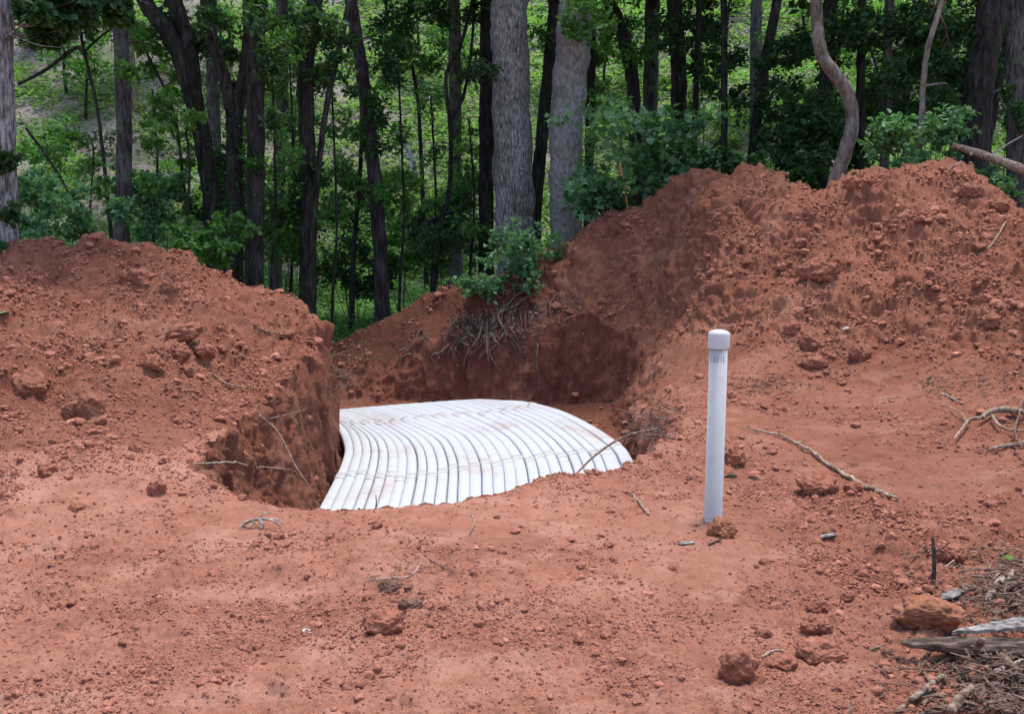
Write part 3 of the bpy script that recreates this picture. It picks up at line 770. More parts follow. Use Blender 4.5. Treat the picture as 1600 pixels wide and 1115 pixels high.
def strip(u0, u1, k0, k1, grow=0.0, endcap=True):
    A = rib_line(u0)[k0:k1]; B = rib_line(u1)[k0:k1]
    C = 0.5 * (A + B); W = B - A
    n = len(C); m_ = len(prof)
    V = np.zeros((n, m_, 3))
    for q, (pu, pz) in enumerate(prof):
        V[:, q] = C + W * (pu * (GAP[0] + grow) + GAP[1])
        V[:, q, 2] += pz * 0.45 + (0.010 if grow else 0.0)
    fs = []
    for i in range(n - 1):
        for q in range(m_ - 1):
            fs.append([i * m_ + q, i * m_ + q + 1, (i + 1) * m_ + q + 1, (i + 1) * m_ + q])
    if endcap:
        fs.append(list(range(m_ - 1, -1, -1))); fs.append([(n - 1) * m_ + q for q in range(m_)])
    return V.reshape(-1, 3), fs
for i in range(27):
    u = i; GAP[0] = rng.choice([0.995, 0.97, 0.91, 0.85], p=[.40, .25, .2, .15]); GAP[1] = rng.uniform(-.03, .03)
    mb = MB(); mb.add(*strip(u, u + 1, 0, 200)); ro = mb.obj('rib', M_white, drain, org)
    for k0 in (18 + (i % 3) , 53 - (i % 2)):
        mb = MB(); mb.add(*strip(u, u + 1, k0, k0 + 3, 0.05)); mb.obj('collar', M_collar, ro, org)
# liner under the ribs closes the gaps
mb = MB()
LL = [rib_line(u) for u in np.linspace(0, 27, 28)]
nn = len(LL[0]); V = np.array(LL).reshape(-1, 3).copy(); V[:, 2] -= 0.022
fs = [[i * nn + k, (i + 1) * nn + k, (i + 1) * nn + k + 1, i * nn + k + 1] for i in range(27) for k in range(nn - 1)]
mb.add(V, fs); mb.obj('backing_sheet', flat('grey backing', (0.20, 0.21, 0.24)), drain, org)

# ------------------------------------------------------------------ inspection pipe
pb = hit(1114, 812); pipe_base = at_z(1114, 812, pb[2])
pt_ = at(1123.5, 520, pipe_base[1])
ax = (pt_ - pipe_base); Hh = np.linalg.norm(ax); ax /= Hh
pipe = empty('vent_pipe', pipe_base, 'white upright plastic pipe with a cap standing in the clay', 'pipe')
def lathe(profile, axis, origin, n=40):
    A = np.cross(axis, [0, 1, 0]); A /= np.linalg.norm(A); B = np.cross(axis, A)
    th = np.linspace(0, 2 * np.pi, n, endpoint=False)
    V = np.array([np.asarray(origin) + axis * h + (A * math.cos(t) + B * math.sin(t)) * r for r, h in profile for t in th])
    k = len(profile)
    fs = [[i * n + j, i * n + (j + 1) % n, (i + 1) * n + (j + 1) % n, (i + 1) * n + j] for i in range(k - 1) for j in range(n)]
    fs.append([(k - 1) * n + j for j in range(n)])
    return V, fs
r0 = 0.0575
mb = MB(); mb.add(*lathe([(r0, -0.3), (r0, Hh - 0.05)], ax, pipe_base)); mb.obj('pipe_body', M_pvc, pipe, pipe_base)
rc = 0.0685
mb = MB(); mb.add(*lathe([(r0 + .001, Hh - 0.098), (rc - .003, Hh - 0.098), (rc, Hh - 0.094), (rc, Hh - 0.006), (rc - .002, Hh - 0.001), (rc * 0.9, Hh + 0.006), (rc * 0.7, Hh + 0.014), (rc * 0.45, Hh + 0.019), (rc * 0.2, Hh + 0.0215), (0.002, Hh + 0.022)], ax, pipe_base))
cap_o = mb.obj('pipe_cap', M_cap, pipe, pipe_base); cap_o.data.set_sharp_from_angle(angle=R(24))
# faded stamped print below the cap: short strokes curved on the pipe
mb = MB()
for k, (a0, a1, h0, h1) in enumerate([(-64, -58, 0.185, 0.135), (-42, -38, 0.18, 0.14), (-38, -32, 0.18, 0.172), (-34, -30, 0.172, 0.14), (-22, -18, 0.18, 0.14), (-18, -8, 0.18, 0.174), (-10, -6, 0.174, 0.14), (6, 10, 0.178, 0.142), (22, 28, 0.185, 0.135)]):
    A = np.cross(ax, [0, 1, 0]); A /= np.linalg.norm(A); B = np.cross(ax, A)
    q = []
    for hh in (Hh - h0, Hh - h1):
        for a in (a0, a1):
            t = math.radians(a)
            dirv = -np.array([0, 1.0, 0]) * math.cos(t) + np.array([1.0, 0, 0]) * math.sin(t)
            dirv -= ax * (dirv @ ax); dirv /= np.linalg.norm(dirv)
            q.append(pipe_base + ax * hh + dirv * (r0 + 0.0012))
    mb.add(q, [[0, 1, 3, 2]])
mb.obj('stamped_print', M_ink, pipe, pipe_base)

# ------------------------------------------------------------------ sticks, roots, debris
def stick(pts, r0, r1, mat, name, label, cat, lift=0.01, branches=(), group=None, seed=0, depth=None, n=8):
    """pts: pixel positions; each lies on the soil where its sight line meets it (or at a given depth)"""
    P = []
    for q in pts:
        if len(q) == 3: P.append(at(*q))
        else:
            h = hit(*q); h[2] += lift; P.append(h)
    P = catmull(P, 7)
    g = np.random.default_rng(seed)
    L_ = np.linalg.norm(P[-1] - P[0])
    P[1:-1] += g.normal(size=(len(P) - 2, 3)) * L_ * 0.0025
    tt_ = np.linspace(0, 1, len(P)); mb = MB(); mb.add(*tube(P, np.linspace(r0, r1, len(P)) * np.clip(np.minimum(tt_, 1 - tt_) * 9 + .3, 0, 1), n, 0.22, 22, seed))
    for bs in branches:
        Q = []
        for q in bs[0]:
            if len(q) == 3: Q.append(at(*q))
            else:
                h = hit(*q); h[2] += lift; Q.append(h)
        Q = catmull(Q, 6)
        mb.add(*tube(Q, np.linspace(bs[1], bs[1] * 0.45, len(Q)), 7, 0.15, 30, seed))
    o = mb.obj(name, mat, None, P[0])
    return tag(o, label, cat, group)
stick([(1158, 673), (1215, 684), (1262, 708), (1300, 735), (1350, 764), (1402, 786)], 0.010, 0.019, M_twig, 'stick', 'long pale stick lying diagonally right of the white pipe', 'stick', 0.025)
dp = [at(889, 753, 8.6), at(905, 735, 9.0), at(930, 711, 9.4), at(960, 690, 9.7), at(990, 677, 9.9), at(1025, 670, 10.2)]
mb = MB(); dpp = catmull(dp, 8); mb.add(*tube(dpp, np.linspace(0.008, 0.011, len(dpp)), 8, 0.1, 30)); tag(mb.obj('stick', M_root, None, dp[0]), 'thin arched twig bridging over the white drain', 'stick')
stick([(983, 772), (996, 786), (1013, 806)], 0.010, 0.014, M_twig, 'stick', 'short pale stick lying left of the white pipe', 'stick', 0.012)
stick([(300, 737), (345, 736), (400, 739), (455, 743)], 0.010, 0.006, M_twig, 'root', 'thin pale root stretched across the left trench face', 'root', 0.055, seed=3)
for k, (pts_, lb, mt, ra) in enumerate([
    ([(405, 648, 9.0), (432, 672, 8.9), (448, 700, 8.6), (462, 728, 8.4), (482, 757, 8.2)], 'long root hanging diagonally down the left trench face', M_root, 0.011),
    ([(418, 655, 9.5), (450, 647, 9.7), (478, 640, 10)], 'short root near the top of the left trench face', M_root, 0.008),
    ([(342, 590, 9.9), (358, 604, 9.6), (392, 612, 9.5)], 'bent pale twig on the slope above the left trench face', M_twig, 0.010),
    ([(395, 515, 12.2), (415, 521, 12.1), (433, 528, 12.0)], 'short twig on the right shoulder of the left heap', M_twig, 0.012)]):
    P = catmull([at(*q) for q in pts_], 7); 
    if k >= 2:
        P = catmull([hit(q[0], q[1]) + np.array([0, 0, .02]) for q in pts_], 7)
    mb = MB(); mb.add(*tube(P, np.linspace(ra, ra * 0.5, len(P)), 7, 0.2, 25, k)); tag(mb.obj('root' if k < 2 else 'stick', mt, None, P[0]), lb, 'root' if k < 2 else 'stick')
def RUN(mb, ST, ax_):
    S = np.array(sorted(ST, key=lambda q: q[ax_]))
    mb.add(*tube(S, np.full(len(S), .005), 5))
# roots sticking out of the end of the left bank
rt = MB(); g = np.random.default_rng(8); ST = []
o0 = at(522, 570, 13.2)
for k in range(16):
    s0 = o0 + np.array([g.uniform(-.12, -.02), g.uniform(-1.2, .6), g.uniform(-.45, .25)])
    ST.append(s0)
    d = np.array([g.uniform(.15, .4), g.uniform(-.2, .2), g.uniform(-.16, .22)])
    P = catmull([s0, s0 + d * .4 + g.normal(size=3) * .03, s0 + d * .8 + g.normal(size=3) * .04, s0 + d * g.uniform(.9, 1.2)], 4)
    rt.add(*tube(P, np.linspace(0.006, 0.003, len(P)), 5))
RUN(rt, ST, 1)
tag(rt.obj('root_tuft', M_root, None, o0), 'tuft of fine roots sticking out of the left bank edge', 'roots')

# hanging root mat at the top of the far bank
rt = MB(); g = np.random.default_rng(21); ST = []
for k in range(210):
    px = g.normal(770, 62); top = np.interp(px, [640, 760, 900], [525, 488, 468]) + g.uniform(-8, 44)
    p0 = hit(px, top); p0[1] -= 0.04; p0[2] += .03
    ST.append(p0)
    ln = g.uniform(0.15, 0.75) * (1.25 if 740 < px < 860 else 0.8)
    side = g.normal() * 0.35
    P = [p0]
    for q in range(3):
        P.append(P[-1] + np.array([side * ln * .33 + g.normal() * .05, -0.03 * ln + g.normal() * .03 - .02, -ln * .30 * g.uniform(.2, 1.1)]))
    P = catmull(P, 4)
    r_ = g.choice([0.008, 0.012, 0.019, 0.030], p=[.42, .33, .18, .07])
    rt.add(*tube(P, np.linspace(r_, r_ * .4, len(P)), 6, 0.2, 20, k))
RUN(rt, ST, 0)
o0 = at(770, 500, 19.6)
tag(rt.obj('root_mat', M_root, None, o0), 'tangled mat of torn roots hanging from the far bank top', 'roots')
for k, (pts_, lb, ra) in enumerate([
    ([(752, 505), (748, 528), (735, 548), (727, 560), (722, 580)], 'long crooked root dangling below the root tangle', 0.02),
    ([(840, 538), (838, 565), (841, 590), (841, 612)], 'single straight root hanging down the far trench wall', 0.024),
    ([(786, 515), (778, 495), (790, 480), (806, 462), (832, 452)], 'thick looping root above the root tangle', 0.030),
    ([(716, 528), (718, 540), (722, 545)], 'stubby dark root end left of the dangling root', 0.03),
    ([(776, 492), (800, 480), (830, 465), (836, 463)], 'pale straight root lying on the bank above the tangle', 0.022)]):
    P = [hit(*q) + np.array([0, -.09, 0.0]) for q in pts_]
    P = catmull(P, 6); mb = MB(); mb.add(*tube(P, np.linspace(ra, ra * .55, len(P)), 8, 0.25, 16, k)); tag(mb.obj('root', M_root if k != 3 else M_twigdark, None, P[0]), lb, 'root')

# small root clump on the right lip of the trench
rt = MB(); g = np.random.default_rng(31); ST = []
for k in range(28):
    p0 = hit(g.uniform(1010, 1065), g.uniform(640, 690)); 
    ST.append(p0)
    d = np.array([-g.uniform(.1, .55), g.normal() * .12, g.uniform(-.04, .16)])
    P = catmull([p0, p0 + d * .4 + g.normal(size=3) * .03, p0 + d * .75 + g.normal(size=3) * .04, p0 + d], 4)
    r_ = g.choice([0.003, 0.005, 0.008]); rt.add(*tube(P, np.linspace(r_, r_ * .4, len(P)), 6))
RUN(rt, ST, 0)
tag(rt.obj('root_tuft', M_root, None, hit(1040, 665)), 'spiky tuft of torn roots on the right lip of the trench', 'roots')
# root clump in the foreground left of centre
rt = MB(); c0 = hit(405, 826)
for pts_, ra in [([(-.16, .0, -.02), (-.12, 0, .035), (-.05, .01, .06), (.02, 0, .07), (.09, .0, .06), (.16, -.01, .02)], .016), ([(-.03, -.02, .05), (-.07, -.05, .02), (-.1, -.07, -.02)], .011),
                 ([(.0, .0, .06), (.03, -.05, .03), (.0, -.08, -.01)], .018), ([(.05, .02, .06), (.12, .05, .055), (.17, .06, .01)], .010), ([(-.02, .02, .06), (.02, .03, .1), (.08, .04, .11)], .009), ([(-.04, 0, .05), (-.09, -.03, .06), (-.15, -.06, 0)], .008)]:
    P = catmull(np.array(pts_) * .8 + c0, 5); ra *= .75; rt.add(*tube(P, np.linspace(ra, ra * .5, len(P)), 8, .3, 20, ra * 900))
tag(rt.obj('root_clump', M_deadwood, None, c0), 'small gnarled root clump on the foreground left of the drain', 'roots')
# upright stake twig
b0 = hit(1457, 908); tp = at(1457, 838, b0[1])
mb = MB(); P = catmull([b0 - [0, 0, .05], b0 * .5 + tp * .5 + [.006, 0, 0], tp], 6); mb.add(*tube(P, np.linspace(.014, .008, len(P)), 8, .25, 30))
mb.add(*tube(catmull([b0 * .35 + tp * .65, b0 * .3 + tp * .7 + [.05, 0, .012], b0 * .2 + tp * .8 + [.09, 0, .02]], 4), np.linspace(.007, .003, 9), 6))
tag(mb.obj('stake_twig', M_twigdark, None, b0), 'dark upright twig with one side shoot by the wood chips', 'twig')
# twigs in the foreground
for pts_, lb, mt, r_ in [([(735, 803), (741, 818), (732, 838)], 'crooked brown twig standing on the soil below the drain', M_twig, .006),
                    ([(560, 912), (600, 904), (640, 900), (660, 880)], 'grey thin twig by the dark crumbly clumps', M_deadwood, .004),
                    ([(655, 862), (672, 876), (694, 890)], 'short grey-green twig above the dark crumbly clumps', M_twigdark, .004),
                    ([(1470, 890), (1510, 868), (1555, 858), (1600, 862)], 'thin arched pale twig above the wood chips', M_twig, .005),
                    ([(1541, 392), (1556, 372), (1570, 350)], 'pale twig lying on the right heap near the edge', M_twig, .016),
                    ([(1190, 1030), (1205, 1020), (1225, 1019)], 'small pale curved root behind the flat clod', M_twig, .007),
                    ([(1068, 655), (1085, 660), (1104, 664)], 'thin twig just left of the white pipe', M_twig, .008),
                    ([(1470, 616), (1487, 626), (1503, 633)], 'light broken stick on grey soil at the heap foot', M_deadwood, .012),
                    ([(1478, 330 - 62), (1490, 263), (1497, 255)], 'tiny white stick poking from the highest heap crest', M_deadwood, .010)]:
    stick(pts_, r_, r_ * .7, mt, 'twig', lb, 'twig', r_ * 1.1, seed=int(pts_[0][0]))
sd_ = [(282 + 0, 0)]
sb = hit(586, 800); 
P = catmull([at(586, 800, 7.6), at(588, 785, 7.6), at(587, 772, 7.6)], 5); mb = MB(); mb.add(*tube(P, np.linspace(.006, .003, len(P)), 6)); tag(mb.obj('twig', M_twig, None, P[0]), 'little upright twig in front of the drain foot', 'twig')
# dead branches at the right edge
stick([(1600, 656), (1570, 650), (1545, 656), (1532, 664), (1512, 668), (1500, 685), (1488, 698)], .035, .007, M_twig, 'branch', 'thick forked grey branch at the right edge of the clearing', 'branch', .06,
      [([(1508, 668), (1498, 655), (1475, 642), (1450, 637)], .010), ([(1548, 660), (1562, 676), (1582, 684), (1612, 686)], .016)])
stick([(1536, 711), (1560, 706), (1585, 700), (1615, 697)], .010, .024, M_twig, 'branch', 'pale tapered branch below the forked grey branch', 'branch', .03)
stick([(1600, 628), (1590, 660), (1583, 700), (1600, 722)], .010, .008, M_root, 'branch', 'reddish thin branch crossing the two dead branches', 'branch', .10)
# rotten log, plank, bark bits at lower right
lg = MB(); p0 = at_z(1408, 998, 0.05); p1 = at_z(1700, 1016, 0.05)
P = np.linspace(p0, p1, 60); t = np.linspace(0, 1, 60)
rr = np.interp(t, [0, .03, .12, .3, 1], [0.010, .022, .034, .048, .062])
Vv, ff = tube(P, rr, 28, 0.25, 14, 3)
Vv[:, 2] = p0[2] - 0.012 + (Vv[:, 2] - p0[2]) * 0.72
Vv += (0.010 * noise3(Vv * np.array([2.5, 45, 45])))[:, None] * np.array([0, -1, 1])
lg.add(Vv, ff); tag(lg.obj('rotten_log', M_rotlog, None, p0), 'rotten split log lying at the lower right edge', 'log')
pk = MB(); a0 = at_z(1488, 985, 0.10); a1 = at_z(1700, 958, 0.13)
g = np.random.default_rng(2); n = 24
top = []
for i, t in enumerate(np.linspace(0, 1, n)):
    c = a0 * (1 - t) + a1 * t; w_ = .008 + .05 * min(1, t * 2.2)
    for s_ in (-1, 1):
        top.append(c + np.array([0, s_ * w_ + g.normal() * .003, g.normal() * .002]))
top = np.array(top); bot = top - [0, 0, .014]
V = np.vstack([top, bot]); m2 = 2 * n; fs = []
for i in range(n - 1):
    a = 2 * i
    fs += [[a, a + 1, a + 3, a + 2], [m2 + a, m2 + a + 2, m2 + a + 3, m2 + a + 1], [a, a + 2, m2 + a + 2, m2 + a], [a + 1, m2 + a + 1, m2 + a + 3, a + 3]]
fs.append([0, m2, m2 + 1, 1]); pk.add(V, fs); tag(pk.obj('wood_slab', M_slab, None, a0, False), 'thin grey weathered wood slab resting over the rotten log', 'slab')
def chunk(P0, P1, w_, h_, mat, name, label, cat, seed, group=None):
    g = np.random.default_rng(seed); P0, P1 = np.asarray(P0), np.asarray(P1); n = 14
    d = (P1 - P0); L_ = np.linalg.norm(d); d /= L_; sv = np.cross(d, [0, 0, 1]); sv /= np.linalg.norm(sv); uv = np.cross(sv, d)
    V = []; m_ = 10
    for i, t in enumerate(np.linspace(0, 1, n)):
        c = P0 + d * L_ * t; k = math.sqrt(max(0.05, 1 - (2 * t - 1) ** 6))
        for q in range(m_):
            th = 2 * math.pi * q / m_
            sx = np.sign(math.cos(th)) * abs(math.cos(th)) ** .6; sz = np.sign(math.sin(th)) * abs(math.sin(th)) ** .6
            V.append(c + sv * sx * w_ * k * (1 + .12 * g.normal()) + uv * sz * h_ * k * (1 + .12 * g.normal()))
    fs = [[i * m_ + q, i * m_ + (q + 1) % m_, (i + 1) * m_ + (q + 1) % m_, (i + 1) * m_ + q] for i in range(n - 1) for q in range(m_)]
    fs.append(list(range(m_))[::-1]); fs.append([(n - 1) * m_ + q for q in range(m_)])
    mb = MB(); mb.add(V, fs); return tag(mb.obj(name, mat, None, P0, True), label, cat, group)
def gz(px, row, up): h = hit(px, row); h[2] += up; return h
chunk(gz(1522, 1030, .03), at_z(1535, 996, .13), .016, .012, M_rot, 'bark_piece', 'reddish bark piece leaning against the rotten log', 'bark', 3)
chunk(gz(1538, 945, .02), gz(1566, 914, .05), .018, .008, M_deadwood, 'wood_chip', 'pale split wood chip standing among the debris', 'wood chip', 5)
chunk(gz(1572, 930, .02), gz(1580, 905, .05), .012, .008, M_twig, 'wood_chip', 'tan narrow wood chip right of the pale split chip', 'wood chip', 6)
chunk(gz(1472, 940, .012), gz(1502, 925, .02), .035, .006, M_slab, 'bark_piece', 'flat grey bark flake behind the orange-brown boulder', 'bark', 7)
chunk(gz(1058, 852, .008), gz(1085, 850, .012), .022, .006, M_slab, 'bark_piece', 'grey bark flake left of the clod at the pipe foot', 'bark', 8)
chunk(gz(1105, 853, .008), gz(1128, 845, .012), .007, .006, M_twigdark, 'bark_piece', 'small dark wood splinter below the clod at the pipe foot', 'bark', 9)
chunk(gz(1280, 842, .008), gz(1308, 838, .01), .02, .007, M_slab, 'bark_piece', 'small grey bark flake right of the pipe in the open soil', 'bark', 10)
for k, (a, b_, r_, mt, lb) in enumerate([((1540, 1008), (1585, 1058), .024, M_rot, 'stubby grey stick in front of the rotten log'),
    ((1552, 1060), (1615, 1035), .020, M_deadwood, 'grey stick running out at the lower right edge'),
    ((1570, 1070), (1620, 1050), .016, M_deadwood, 'second grey stick just below another at the lower right edge'),
    ((1395, 1120), (1462, 1078), .013, M_rot, 'bleached stick at the bottom edge below the log tip'),
    ((1418, 1105), (1475, 1062), .018, M_rot, 'brown rotten stick rising from the bottom edge'),
    ((1482, 1125), (1520, 1086), .030, M_rot, 'thick brown rotten stick at the bottom edge'),
    ((1476, 1040), (1520, 1050), .008, M_twigdark, 'thin dark stick below the middle of the log')]):
    stick([a, ((a[0] + b_[0]) / 2, (a[1] + b_[1]) / 2 - 1), b_], r_ * .7, r_ * .6, mt, 'stick', lb, 'stick', r_ * 1.2, seed=40 + k, n=12)
# splinters, bark crumbs: uncountable
g = np.random.default_rng(77); mb = MB()
for k in range(2300):
    if k < 1000: px, row = 1640 - abs(g.normal()) * 75, g.normal(925, 26)
    elif k < 2050: px, row = 1640 - abs(g.normal()) * 95, g.uniform(1012, 1124)
    else: px, row = g.uniform(1360, 1640), g.uniform(850, 1115)
    if px < 1480 and 930 < row < 1005: continue
    if k % 9 == 0: px, row = g.uniform(1430, 1620), g.normal(600, 14)
    if k % 14 == 1: px, row = g.normal(1190, 40), g.normal(602, 9)
    p = hit(px, min(row, 1125)); p[2] += g.uniform(.004, .045 if px > 1500 else .012)
    a = g.uniform(0, math.pi); L_ = .012 + .13 * g.random() ** 2.2; d = np.array([math.cos(a), math.sin(a), g.normal() * .25])
    P = np.array([p - d * L_ / 2, p + np.array([0, 0, .004]), p + d * L_ / 2]); mb.add(*tube(P, np.array([.4, 1, .3]) * g.uniform(.002, .009), 4))
mo = mb.obj('wood_splinters', clod_mat('splinters', (0.07, 0.045, 0.033), (0.19, 0.125, 0.09), (0.36, 0.27, 0.21)), smooth=False)
tag(mo, 'loose wood splinters and bark crumbs around the rotten log', kind='stuff')
# fine roots, twig bits strewn over the soil
g = np.random.default_rng(78); mb = MB()
for k in range(420):
    px, row = (g.uniform(0, 1600), g.uniform(600, 1110)) if k < 220 else ((g.normal(1240, 120), g.normal(600, 30)) if k < 300 else ((g.normal(660, 40), g.normal(900, 25)) if k < 350 else (g.uniform(320, 520), g.uniform(480, 760))))
    p = hit(px, row); p[2] += .006
    a = g.uniform(0, math.pi); L_ = g.uniform(.02, .12) * p[1] / 8; d = np.array([math.cos(a), math.sin(a), g.normal() * .1])
    P = catmull(np.array([p - d * L_ / 2, p + g.normal(size=3) * L_ * .1, p + d * L_ / 2]), 3); mb.add(*tube(P, np.linspace(.0025, .0015, len(P)) * p[1] / 7, 4))
tag(mb.obj('root_fibres', M_root), 'fine root fibres and twig bits strewn over the clay', kind='stuff')
# fallen leaves, paper scrap
def leafthing(px, row, size, label, mat, up=.02, tm=LEAF2, seed=1, name='fallen_leaf', cat='leaf'):
    p = hit(px, row); p[2] += up
    V, fs = leaves(np.array([p]), size, tm, .8, seed); mb = MB(); mb.add(V, fs); o = mb.obj(name, mat, None, p)
    md = o.modifiers.new('thick', 'SOLIDIFY'); md.thickness = 0.002
    return tag(o, label, cat)
leafthing(1252, 694, .12, 'pale green leaf beside the long stick', M_greenleaf, seed=3)
leafthing(1152, 748, .09, 'green leaf by the reddish chip right of the pipe', M_greenleaf, seed=4)
leafthing(1166, 748, .11, 'curled reddish leaf right of the white pipe', flat('red leaf', (.42, .13, .08)), seed=5)
leafthing(155, 394, .14, 'pale green leaf near the top of the left heap', M_greenleaf, seed=6)
leafthing(14, 496, .13, 'pale green leaf at the left edge of the left heap', M_greenleaf, seed=7)
leafthing(1329, 514, .13, 'greyish leaf standing on the right heap foot', flat('grey leaf', (.35, .38, .36)), seed=8)
leafthing(471, 987, .038, 'tiny white paper scrap on the foreground soil', M_paper, .006, seed=9, name='paper_scrap', cat='paper')
leafthing(1583, 889, .06, 'bright green seedling leaf among the wood chips', M_leafbright, .05, seed=10)
leafthing(1540, 893, .05, 'dull green seedling leaf left of the bright seedling leaf', M_greenleaf, .03, seed=11)

# ------------------------------------------------------------------ forest
def forest_hit(px, row, y0=17.0, y1=150.0):
    d = ray(px, row); ys = np.linspace(y0, y1, 1500); t = ys / d[1]
    x = d[0] * t; z = CAMZ + d[2] * t
    gzv = forest_z(x, ys); k = np.nonzero(z <= gzv)[0]
    if len(k) == 0: return np.array([x[-1], ys[-1], gzv[-1]])
    i = k[0]; return np.array([x[i], ys[i], gzv[i]])

def gnd(x, y):
    f = float(forest_z(np.array([x]), np.array([y]))[0])
    if y < 25: f = max(f, float(base_z(np.array([x]), np.array([y]))[0]))
    return f

TREES = []
def tree(label, pts, w0, w1, mat, Y=None, crown=(), big=True, limbs=(), ivy=None, name='tree', leafm=None, seed=0, flare=0.25, group=None, lsize=0.13, dens=1.45, ztop=12.5, sides=14):
    """pts from base to top in pixels; w0/w1 trunk width in pixels at base/top of the frame"""
    if Y is None: Y = forest_hit(*pts[0])[1]
    g = np.random.default_rng(1000 + seed)
    s = Y / F
    P = [at(px, row, Y) for px, row in pts]
    zb_ = gnd(P[0][0], Y)
    foot = P[0].copy()
    dirn = P[1] - P[0]; dirn /= np.linalg.norm(dirn)
    if foot[2] > zb_ + 0.15:
        k = foot[2] - zb_; foot = foot - np.array([dirn[0] / max(dirn[2], .3), 0, 1]) * k * np.array([.6, 1, 1])
        P = [foot] + P
    foot = P[0]
    top = P[-1]; d = P[-1] - P[-2]; d /= np.linalg.norm(d)
    big_top = top
    if big and top[2] < ztop:
        k = (ztop - top[2]); big_top = top + np.array([d[0] / max(d[2], .5) * k * .7, g.normal() * .3, k]); P = P + [top * .5 + big_top * .5 + g.normal(size=3) * .08, big_top]
    P = np.array(P)
    P[0, 2] -= 0.25
    C = catmull(P, 10)
    zz = C[:, 2]; zf = at(pts[-1][0], pts[-1][1], Y)[2]
    t = np.clip((zz - zz[0]) / max(zf - zz[0], .5), 0, 3)
    rad = 0.5 * s * np.maximum(w0 + (w1 - w0) * t, w1 * 0.35)
    rad *= 1 + flare * 1.6 * np.exp(-(zz - zz[0] - .2) / 0.45)
    root = empty(name, foot, label, 'tree', group)
    org = foot
    mb = MB()
    C[1:-1, :2] += g.normal(size=(len(C) - 2, 2)) * rad.mean() * 0.05
    mb.add(*tube(C, rad, sides if w0 > 14 else 8, 0.06, 3.5, seed * 3.3, furrow=0.05 if w0 > 14 else 0.0))
    ends = [C]
    for lp, lw0, lw1 in limbs:
        Q = [at(px, row, Y + (0.15 if k_ else 0)) for k_, (px, row) in enumerate(lp)]
        if big and lp[-1][1] <= 5:
            dd = Q[-1] - Q[-2]; dd /= np.linalg.norm(dd); Q.append(Q[-1] + dd * 3.0)
        Q = catmull(Q, 8)
        mb.add(*tube(Q, 0.5 * s * np.linspace(lw0, lw1, len(Q)), 10, .1, 4, seed)); ends.append(Q)
    allC = np.concatenate(ends)
    pos = []
    for (px, row, rpx, *rest) in crown:
        dY = rest[0] if rest else g.uniform(-1.0, 1.0)
        c = at(px, row, Y + dY)
        r = rpx * s
        i = np.argmin(np.linalg.norm(allC - (c - [0, 0, r * .5]), axis=1)); a = allC[i]
        if np.linalg.norm(a - c) > 0.15:
            Q = catmull([a, a * .5 + c * .5 + g.normal(size=3) * .08 + [0, 0, .08], c], 5)
            mb.add(*tube(Q, np.linspace(min(.025, rad[min(i, len(rad) - 1)] * .5), .006, len(Q)), 6, .1, 9, seed))
            for q in range(5):
                e = c + g.normal(size=3) * r * .55; h = Q[g.integers(3, len(Q))]
                mb.add(*tube(catmull([h, h * .5 + e * .5 + g.normal(size=3) * .03, e], 4), np.linspace(.010, .003, 9), 5))
        n = int(dens * (rpx / 20.0) ** 2 * 85 * (0.13 / lsize) ** 1.5)
        pos.append((blob(c, r, max(20, n), g, .75), lsize))
    if big:
        nb = 7
        for q in range(nb):
            c = np.array([big_top[0] + g.normal() * 1.7, Y + 1.2 + abs(g.normal()) * 2.2, 9.8 + g.uniform(-1.2, 4.0)])
            if c[2] - 1.1 < CAMZ + 0.24 * (c[1] - 2) : c[2] = CAMZ + 0.24 * (c[1] - 2) + 1.6 + g.uniform(0, 1.5)
            i = np.argmin(np.linalg.norm(C - c, axis=1)); a = C[i]
            mb.add(*tube(catmull([a, a * .5 + c * .5 + g.normal(size=3) * .2, c], 5), np.linspace(.05, .015, 11), 6))
            pos.append((blob(c, 1.9, 380, g, .55, 9), 0.30))
    mb.obj('trunk', mat, root, org)
    if pos:
        mb = MB()
        for k_, (p, ls) in enumerate(pos): mb.add(*leaves(p, ls, LEAF2 if Y < 19 else LEAF, .45, seed * 50 + k_, .3))
        mb.obj('crown', leafm or M_leafdark, root, org, False)
    if ivy:
        (r0_, r1_, n_) = ivy
        sel = [(i, c) for i, c in enumerate(C) if at(0, r1_, Y)[2] <= c[2] <= at(0, r0_, Y)[2]]
        if sel:
            pp = []
            for q in range(n_):
                i, c = sel[g.integers(0, len(sel))]; th = g.uniform(0, 2 * math.pi)
                pp.append(c + np.array([math.cos(th), math.sin(th), 0]) * (rad[i] + g.uniform(0, .08)) + [0, 0, g.normal() * .12])
            mb = MB(); mb.add(*leaves(np.array(pp), .09, LEAF, .2, seed)); mb.obj('ivy', M_leafdark, root, org, False)
    TREES.append(root)
    return root

